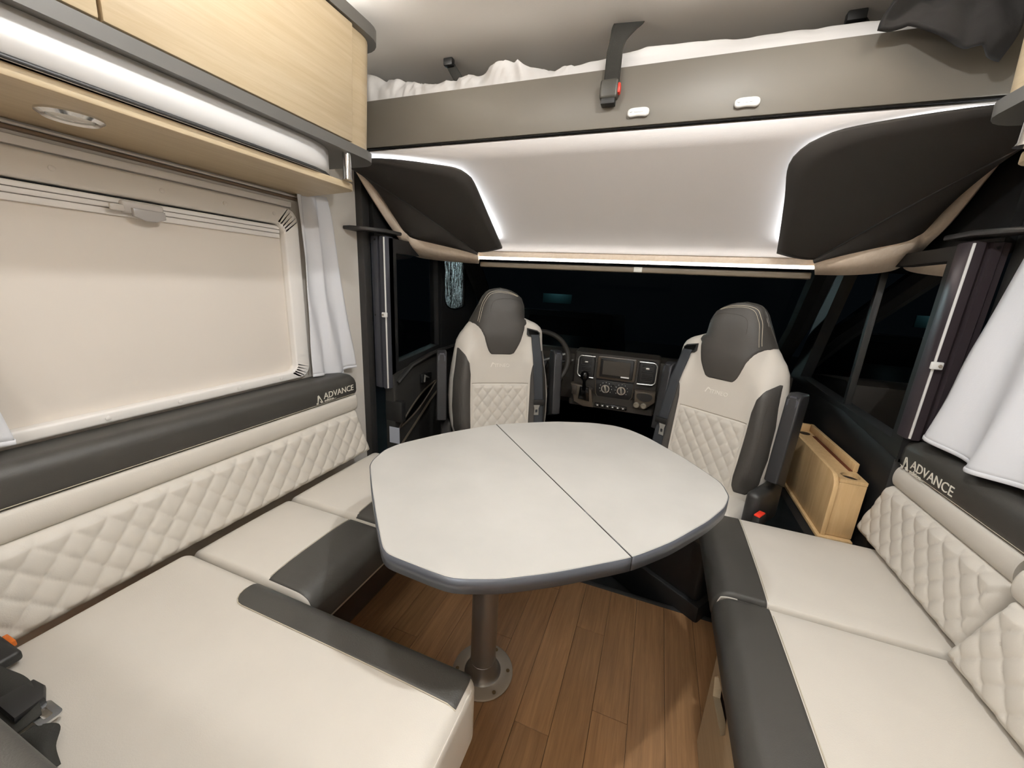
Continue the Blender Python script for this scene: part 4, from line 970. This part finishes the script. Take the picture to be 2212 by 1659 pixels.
# left backrest
def backrest(name, label, f, y0, y1, right=False, text=True, proud=0.0, tdir=1):
    t = thing(name, label, 'cushion')
    X = lambda a: f(a + proud)
    def pris(pts, a, b, bev=0.01, seg=3):
        x0, x1 = sorted((X(a), X(b))); return prism(pts, x0, x1, 'x', bev, seg)
    ye = y1
    # rear pad
    obj('rear_pad', pris([(y0, 0.485), (ye - 0.012, 0.485), (ye - 0.02, 0.70), (ye - 0.03, 0.80), (y0, 0.80)], -1.272, -1.19, 0.008), CREAM, t)
    # quilted field
    fx0, fx1 = -1.128, -1.158
    H = 0.200; ny = max(40, int((ye - y0) / 0.0042))
    def qf(u, v):
        z = 0.490 + H * v; ymax = ye - 0.045 * v; y = lerp(y0, ymax, u)
        e = min(1, min(u * (ye - y0), (1 - u) * (ye - y0)) / 0.02, min(v, 1 - v) * 9); e = math.sqrt(max(0, e))
        h = quilt_h(y, z - 0.02, 0.060, 0.072, 0.0085)
        return Vector((X(lerp(fx0, fx1, v) - 0.018 + 0.018 * e + h * e), y, z))
    bm = grid(qf, ny, 56)
    bmesh.ops.recalc_face_normals(bm, faces=bm.faces)
    if (sum(fc.normal.x for fc in bm.faces) > 0) == right: bmesh.ops.reverse_faces(bm, faces=bm.faces)
    # side skirt back to the pad
    ext = bmesh.ops.extrude_edge_only(bm, edges=[e for e in bm.edges if e.is_boundary])
    for v in ext['geom']:
        if isinstance(v, bmesh.types.BMVert): v.co.x = X(-1.20)
    obj('quilted_panel', bm, CREAM, t, 60)
    # cream band (soft roll) and dark head band
    def roll(z0, z1, xb, xf, yend, crown, m, nmname, rtop=0.0, wrap=False):
        n = 14; prof = []
        for i in range(n + 1):
            a = i / n; prof.append((xf + crown * (math.sin(math.pi * a) ** 0.55 if 0 < a < 1 else 0) , lerp(z0, z1, a)))
        if wrap:
            prof = [(xf, z0), (xf + crown * .6, z0 + 0.006), (xf + crown, z0 + 0.02)]
            for k in range(8):
                a = math.radians(90 * k / 7); prof.append((xf + crown - 0.035 + 0.035 * math.cos(a), z1 - 0.035 + 0.035 * math.sin(a)))
            prof.append((xb, z1))
        bm = bmesh.new(); rows = []
        N = 40
        for j in range(N + 1):
            y = lerp(y0, yend, j / N); row = []
            de = max(0, 0.05 - (yend - y)) / 0.05
            row = [bm.verts.new((X(px), y, pz)) for px, pz in prof] + [bm.verts.new((X(xb), y, z1)), bm.verts.new((X(xb), y, z0))]
            rows.append(row)
        # rounded far end rows
        for k in range(1, 7):
            a = math.radians(90 * k / 6); r = 0.05 if wrap else 0.016; y = yend + r * math.sin(a) * (1 if yend > y0 else -1); sh = r * (1 - math.cos(a)); row = []
            for px, pz in prof:
                zz = z0 + (pz - z0) * (1 - sh / (z1 - z0)) if wrap else pz
                row.append(bm.verts.new((X(lerp(px, xb, sh * 6) if not wrap else lerp(px, xb, 0.25 * sh / r)), y, zz)))
            z1e = z0 + (z1 - z0) * (1 - sh / (z1 - z0)) if wrap else z1
            row += [bm.verts.new((X(xb), y, z1e)), bm.verts.new((X(xb), y, z0))]
            rows.append(row)
        for A, B in zip(rows, rows[1:]):
            for i in range(len(A)): bm.faces.new((A[i], A[(i + 1) % len(A)], B[(i + 1) % len(A)], B[i]))
        bm.faces.new(rows[0]); bm.faces.new(rows[-1][::-1])
        bmesh.ops.remove_doubles(bm, verts=bm.verts, dist=1e-5)
        bmesh.ops.recalc_face_normals(bm, faces=bm.faces)
        return obj(nmname, bm, m, t, 50)
    roll(0.690, 0.756, -1.262, -1.172, ye - 0.046, 0.012, CREAM, 'cream_band')
    hb = roll(0.757, 0.850, -1.268, -1.176, ye - 0.068, 0.012, DARK, 'head_band', wrap=True)
    obj('stitching', tube([(X(-1.1685), lerp(y0, ye - 0.05, i / 10), 0.7635) for i in range(11)], 0.0011, n=5), THREAD, hb)
    return t, hb, X
tL, hbL, XLf = backrest('back_cushion', 'long quilted cream backrest with dark ADVANCE headband along left wall', lambda x: x, -0.25, 1.292)
tR, hbR, XRf = backrest('back_cushion', 'quilted cream backrest with dark ADVANCE headband on the right bench', lambda x: mx(x), 1.018, 1.535, True)
tR2, hb2, XR2 = backrest('back_cushion', 'nearer quilted backrest cut by the right edge of the picture', lambda x: mx(x), 0.2, 1.005, True, proud=0.035)
def logo(parent, o, right, up, s):
    bm = text_bm('ADVANCE', 0.0355 * s, 0.0006, basis(o + right * 0.036 * s + up * 0.0125 * s, right, up))
    # squeeze the word to the photographed length
    b2 = text_bm('edition', 0.0175 * s, 0.0006, basis(o + right * 0.038 * s - up * 0.001 * s, right, up)); merge(bm, b2)
    n = right.cross(up)
    def poly(pts):
        b = prism(pts, -0.0006, 0.0006, 'z'); bmesh.ops.transform(b, matrix=basis(o, right * s, up * s, n), verts=b.verts); merge(bm, b)
    # A-shaped emblem of three bars
    poly([(0.004, 0.006), (0.008, 0.006), (0.010, 0.034), (0.006, 0.032)])
    poly([(-0.002, -0.002), (0.007, -0.002), (0.0145, 0.030), (0.0105, 0.030), (0.0045, 0.0045), (-0.001, 0.0045)])
    poly([(0.0115, 0.034), (0.0145, 0.030), (0.031, 0.000), (0.020, 0.000), (0.016, 0.0065), (0.0195, 0.0085), (0.0215, 0.0045), (0.0245, 0.0045), (0.0115, 0.028)])
    poly([(0.078, 0.001), (0.100, 0.001), (0.100, 0.0022), (0.078, 0.0022)])
    obj('lettering', bm, MARK, parent)
logo(hbL, Vector((-1.1630, 1.046, 0.771)), Vector((0, 1, 0)), Vector((0, 0, 1)), 0.95)
logo(hbR, Vector((mx(-1.1630), 1.462, 0.762)), Vector((0, -1, 0)), Vector((0, 0, 1)), 1.10)

# ------------------------------------------------------------------ right bench
c4, o4 = seat_cushion('seat_cushion', (0.245, 1.012, 0.375), (0.80, 1.438, ZS), 'far cushion of the right bench next to the oak box', (0.045, 0.012, 0.045), 0.008)
c5, o5 = seat_cushion('seat_cushion', (0.245, 0.15, 0.375), (0.80, 1.008, ZS), 'near cushion of the right bench in the lower right corner', (0.045, 0.012, 0.045), 0.008)
for c, o, a, b in ((c4, o4, 1.0125, 1.4375), (c5, o5, 0.1505, 1.0075)):
    obj('front_band', c.strip([(0.370, ZS), (0.245, ZS), (0.245, 0.385)], a, b, 'y', 44, m=50, flush=True), DARK, o, 60)
    obj('stitching', tube([c.S((0.3715, lerp(a, b, i / 24), ZS), 0.0014) for i in range(25)], 0.0013, n=5), THREAD, o)
obj('piping', tube([c4.S((0.30 - 0.055 * i / 8, 1.0125, ZS), 0.002) for i in range(9)] + [c4.S((0.245, 1.0125, ZS - 0.05 * i / 6), 0.002) for i in range(1, 6)], 0.0022, n=6), CREAM, o4)
rb_ = thing('bench_box', 'pale oak base under the right bench with a dark hand hole', 'bench')
hexa = [(0.81, 0.326), (0.953, 0.271), (0.936, 0.223), (0.811, 0.254)]
hexa = [(0.790, 0.285), (0.808, 0.322), (0.925, 0.300), (0.950, 0.268), (0.930, 0.226), (0.812, 0.250)]
obj('front_panel', holed([(0.10, 0.001), (0.972, 0.001), (0.972, 0.372), (0.10, 0.372)], hexa, 0.272, 0.290, 'x'), OAK, rb_)
obj('angled_panel', prism([(0.272, 0.973), (0.376, 1.345), (0.40, 1.45), (0.418, 1.45), (0.394, 1.345), (0.290, 0.973)], 0.001, 0.372, 'z'), OAK, rb_)
obj('hole_shade_plate', rbox(0.300, 0.306, 0.75, 0.968, 0.15, 0.37, 0), mat('hole_dark', (40, 22, 12), 0.8), rb_)  # dark plate behind the hand hole, coloured as the shade inside
obj('seat_board', rbox(0.43, 0.885, 0.10, 1.435, 0.356, 0.373, 0.002), OAK, rb_)
# ------------------------------------------------------------------ oak step box by the passenger door
bx = thing('oak_box', 'pale oak storage box with cup holes between right bench and passenger door', 'box')
def hole_pts(cx, cy, a, b, n=20): return [(cx + a * math.cos(2 * math.pi * i / n), cy + b * math.sin(2 * math.pi * i / n)) for i in range(n)]
side = [(1.505, 0.45), (2.05, 0.45), (2.05, 0.675), (1.56, 0.675)]
side = [(1.505, 0.45), (2.05, 0.45), (2.05, 0.678)] + [(1.555 + 0.05 * math.cos(math.radians(a)), 0.628 + 0.05 * math.sin(math.radians(a))) for a in (90, 110, 130, 150, 170, 180)]
obj('side_board', prism(side, 0.640, 0.655, 'x', 0.002), OAKZ, bx)
obj('front_board', rbox(0.656, 0.733, 1.512, 1.526, 0.452, 0.655, 0.002), OAKZ, bx)
obj('bottom_board', rbox(0.630, 0.733, 1.495, 2.05, 0.436, 0.450, 0.003), OAKZ, bx)
obj('top_board', holed([(0.656, 1.512), (0.733, 1.512), (0.733, 2.05), (0.656, 2.05)], hole_pts(0.698, 1.553, 0.027, 0.028), 0.656, 0.668, 'z'), OAKZ, bx)
obj('cup_hole_shade', lathe([(0.030, 0.60), (0.030, 0.655)], (0.698, 1.553, 0), 20), mat('cup_dark', (36, 22, 12), 0.7), bx)  # dark plug coloured as the shade inside the cup hole
obj('cup_hole_shade', lathe([(0.020, 0.668), (0.020, 0.670)], (0.690, 1.99, 0), 20), mat('cup_dark2', (30, 18, 10), 0.7), bx)  # dark disc on the board, coloured as a shaded hole
obj('back_board', rbox(0.722, 0.736, 1.60, 2.05, 0.668, 0.700, 0.002), OAKZ, bx)
obj('lid_slot', rbox(0.710, 0.7215, 1.60, 1.96, 0.6685, 0.6705, 0), mat('slot_red', (96, 44, 20), 0.6), bx)
obj('end_board', rbox(0.656, 0.721, 2.035, 2.05, 0.668, 0.700, 0.002), OAKZ, bx)
tag(obj('wheel_housing', rbox(0.60, 0.757, 1.48, 2.3, -0.09, 0.434, 0.01), BLACK), 'black housing under the oak box beside the passenger seat', 'housing')
# ------------------------------------------------------------------ near-left seat back and belts
bk = thing('upright_cushion', 'grey back cushion corner of the near left seat, bottom left', 'cushion')
bm = rbox(-1.115, -0.30, -0.02, 0.100, 0.505, 0.80, 0.02, 4); obj('pad', bm, DARK, bk)
obj('support', rbox(-1.1, -0.35, 0.03, 0.11, 0.40, 0.506, 0.01), SATIN, bk)
bl_ = thing('seat_belt', 'black seat belt with metal tongue lying on the near left cushion', 'seat belt')
def ribbon(P, W, m, name, parent):
    P = dense(P, 6); N = len(P); Wd = dense(W, 6)
    return obj(name, loftstrip([P[i] - Wd[i] * .5 for i in range(N)], [P[i] + Wd[i] * .5 for i in range(N)]), m, parent, 180, [('SOLIDIFY', dict(thickness=0.0025))])
zc = 0.513
ribbon([(-1.12, 0.17, zc + .03), (-1.02, 0.175, zc + .02), (-0.955, 0.178, zc + 0.016), (-0.90, 0.172, zc + .012), (-0.86, 0.165, zc + .010)], [(0, .03, .01), (0, .035, .01), (0.004, .044, .012), (0.004, .040, .012), (0, .034, .006)], STRAP, 'webbing', bl_)
tg = obj('tongue_grip', prism([(-0.952, 0.160), (-0.945, 0.205), (-0.915, 0.207), (-0.885, 0.196), (-0.880, 0.160)], zc + 0.004, zc + 0.02, 'z', 0.005), BLACK, bl_)
obj('tongue', ring(rrect(-0.886, -0.838, 0.172, 0.200, 0.008, 4), rrect(-0.874, -0.848, 0.180, 0.191, 0.003, 4), zc + 0.005, zc + 0.009, 'z'), CHROME, bl_)
ribbon([(-0.855, 0.160, zc + .006), (-0.82, 0.168, zc + .008), (-0.79, 0.160, zc + 0.006), (-0.75, 0.155, zc + .004)], [(0, .02, 0), (0.01, .034, .01), (0.006, .020, .0), (0, .012, 0)], STRAP, 'webbing', bl_)
bu = thing('belt_buckle', 'black belt buckle with orange button at the left edge on the cushion', 'buckle')
bm = rbox(-1.13, -1.036, 0.178, 0.222, zc + 0.001, zc + 0.022, 0.006, 3); obj('housing', bm, BLACK, bu)
obj('release_button', rbox(-1.12, -1.085, 0.222, 0.230, zc + 0.003, zc + 0.016, 0.002), mat('orange_button', (214, 110, 30), 0.4), bu)

# ------------------------------------------------------------------ outside, at night
struct('ground', rbox(-12, 10, 2.95, 16, -0.72, -0.7, 0), ASPH)
car = thing('parked_car', 'dim parked car with lit number plate seen through the windscreen', 'car', (-1.5, 6.0, -0.7))
CARP = mat('car_paint', (16, 20, 24), 0.35)
obj('car_body', prism([(0.0, 0.35), (0.05, 0.25), (3.9, 0.25), (4.0, 0.6), (3.2, 0.95), (2.6, 1.45), (0.5, 1.55), (0.12, 1.1), (0.0, 1.0)][::-1], -0.85, 0.85, 'x', 0.06), CARP, car)
obj('rear_window', prism([(-0.6, 1.16), (0.6, 1.16), (0.5, 1.48), (-0.5, 1.48)], 0.2, 0.24, 'y'), GLOSSBLK, car)
pl = obj('number_plate', rbox(-0.23, 0.23, -0.03, -0.005, 1.70, 1.84, 0.004), mat('plate_teal', (120, 170, 175), 0.5), car)
for dx in (-0.75, 0.68): obj('tail_lamp', rbox(dx, dx + 0.08, -0.02, 0.02, 0.9, 1.1, 0.01), mat('tail_red', (90, 10, 8), 0.2), car)
lw = thing('window_backdrop', 'added pale backdrop lit by a hidden lamp behind the driver side quarter window', 'wall', (-4.6, 7.5, -0.7))  # backdrop added only to fill the quarter window with teal light
obj('backdrop_slab', rbox(-0.05, 0.86, 0, 0.2, 0, 3.2, 0.02), mat('backdrop_teal', (185, 212, 212), 0.8, noise_amt=0.8, scale=6, stretch=(1, 1, 0.4)), lw)  # made-up slab, its mottled colour stands in for streaky light
lamp = thing('added_lantern', 'added lantern glowing outside the quarter window', 'lamp', (-3.62, 6.6, -0.7))  # made-up lantern standing in for an unknown light outside
obj('pole', tube([(0, 0, 0), (0, 0, 2.1)], 0.03), BLACK, lamp)
obj('lantern', lathe([(0.03, 2.08), (0.07, 2.12), (0.075, 2.25), (0.02, 2.32)], (0, 0, 0), 16), emit('lantern_glow', (200, 240, 245), 4.0), lamp)
area('backdrop_spot', (-4.0, 6.7, 2.0), 0.2, 170, (0.84, 0.98, 1.0), (math.radians(75), 0, 0), spread=1.3)  # hidden spot added to light the backdrop behind the pane
pllamp = area('plate_light', (-1.5, 5.80, 1.32), 0.12, 0.10, (0.6, 0.95, 1.0), (math.radians(30), 0, 0))

# ------------------------------------------------------------------ groups of repeats
GR = {'window_curtain': 'white side window curtains', 'seat_cushion': 'bench seat cushions', 'back_cushion': 'quilted bench back cushions', 'reading_light': 'white lights on the bed board',
      'overhead_cabinet': 'overhead cabinets', 'wall_shelf': 'oak shelves under the cabinets', 'padded_wing': 'dark padded wings', 'oak_trim': 'curved oak trims', 'blind_cassette': 'cab blind cassettes',
      'corner_board': 'dark corner boards', 'short_strap': 'short ceiling straps', 'bench_box': 'bench bases'}
for o in S.objects:
    k = o.name.split('.')[0]
    if o.parent is None and k in GR: o['group'] = GR[k]
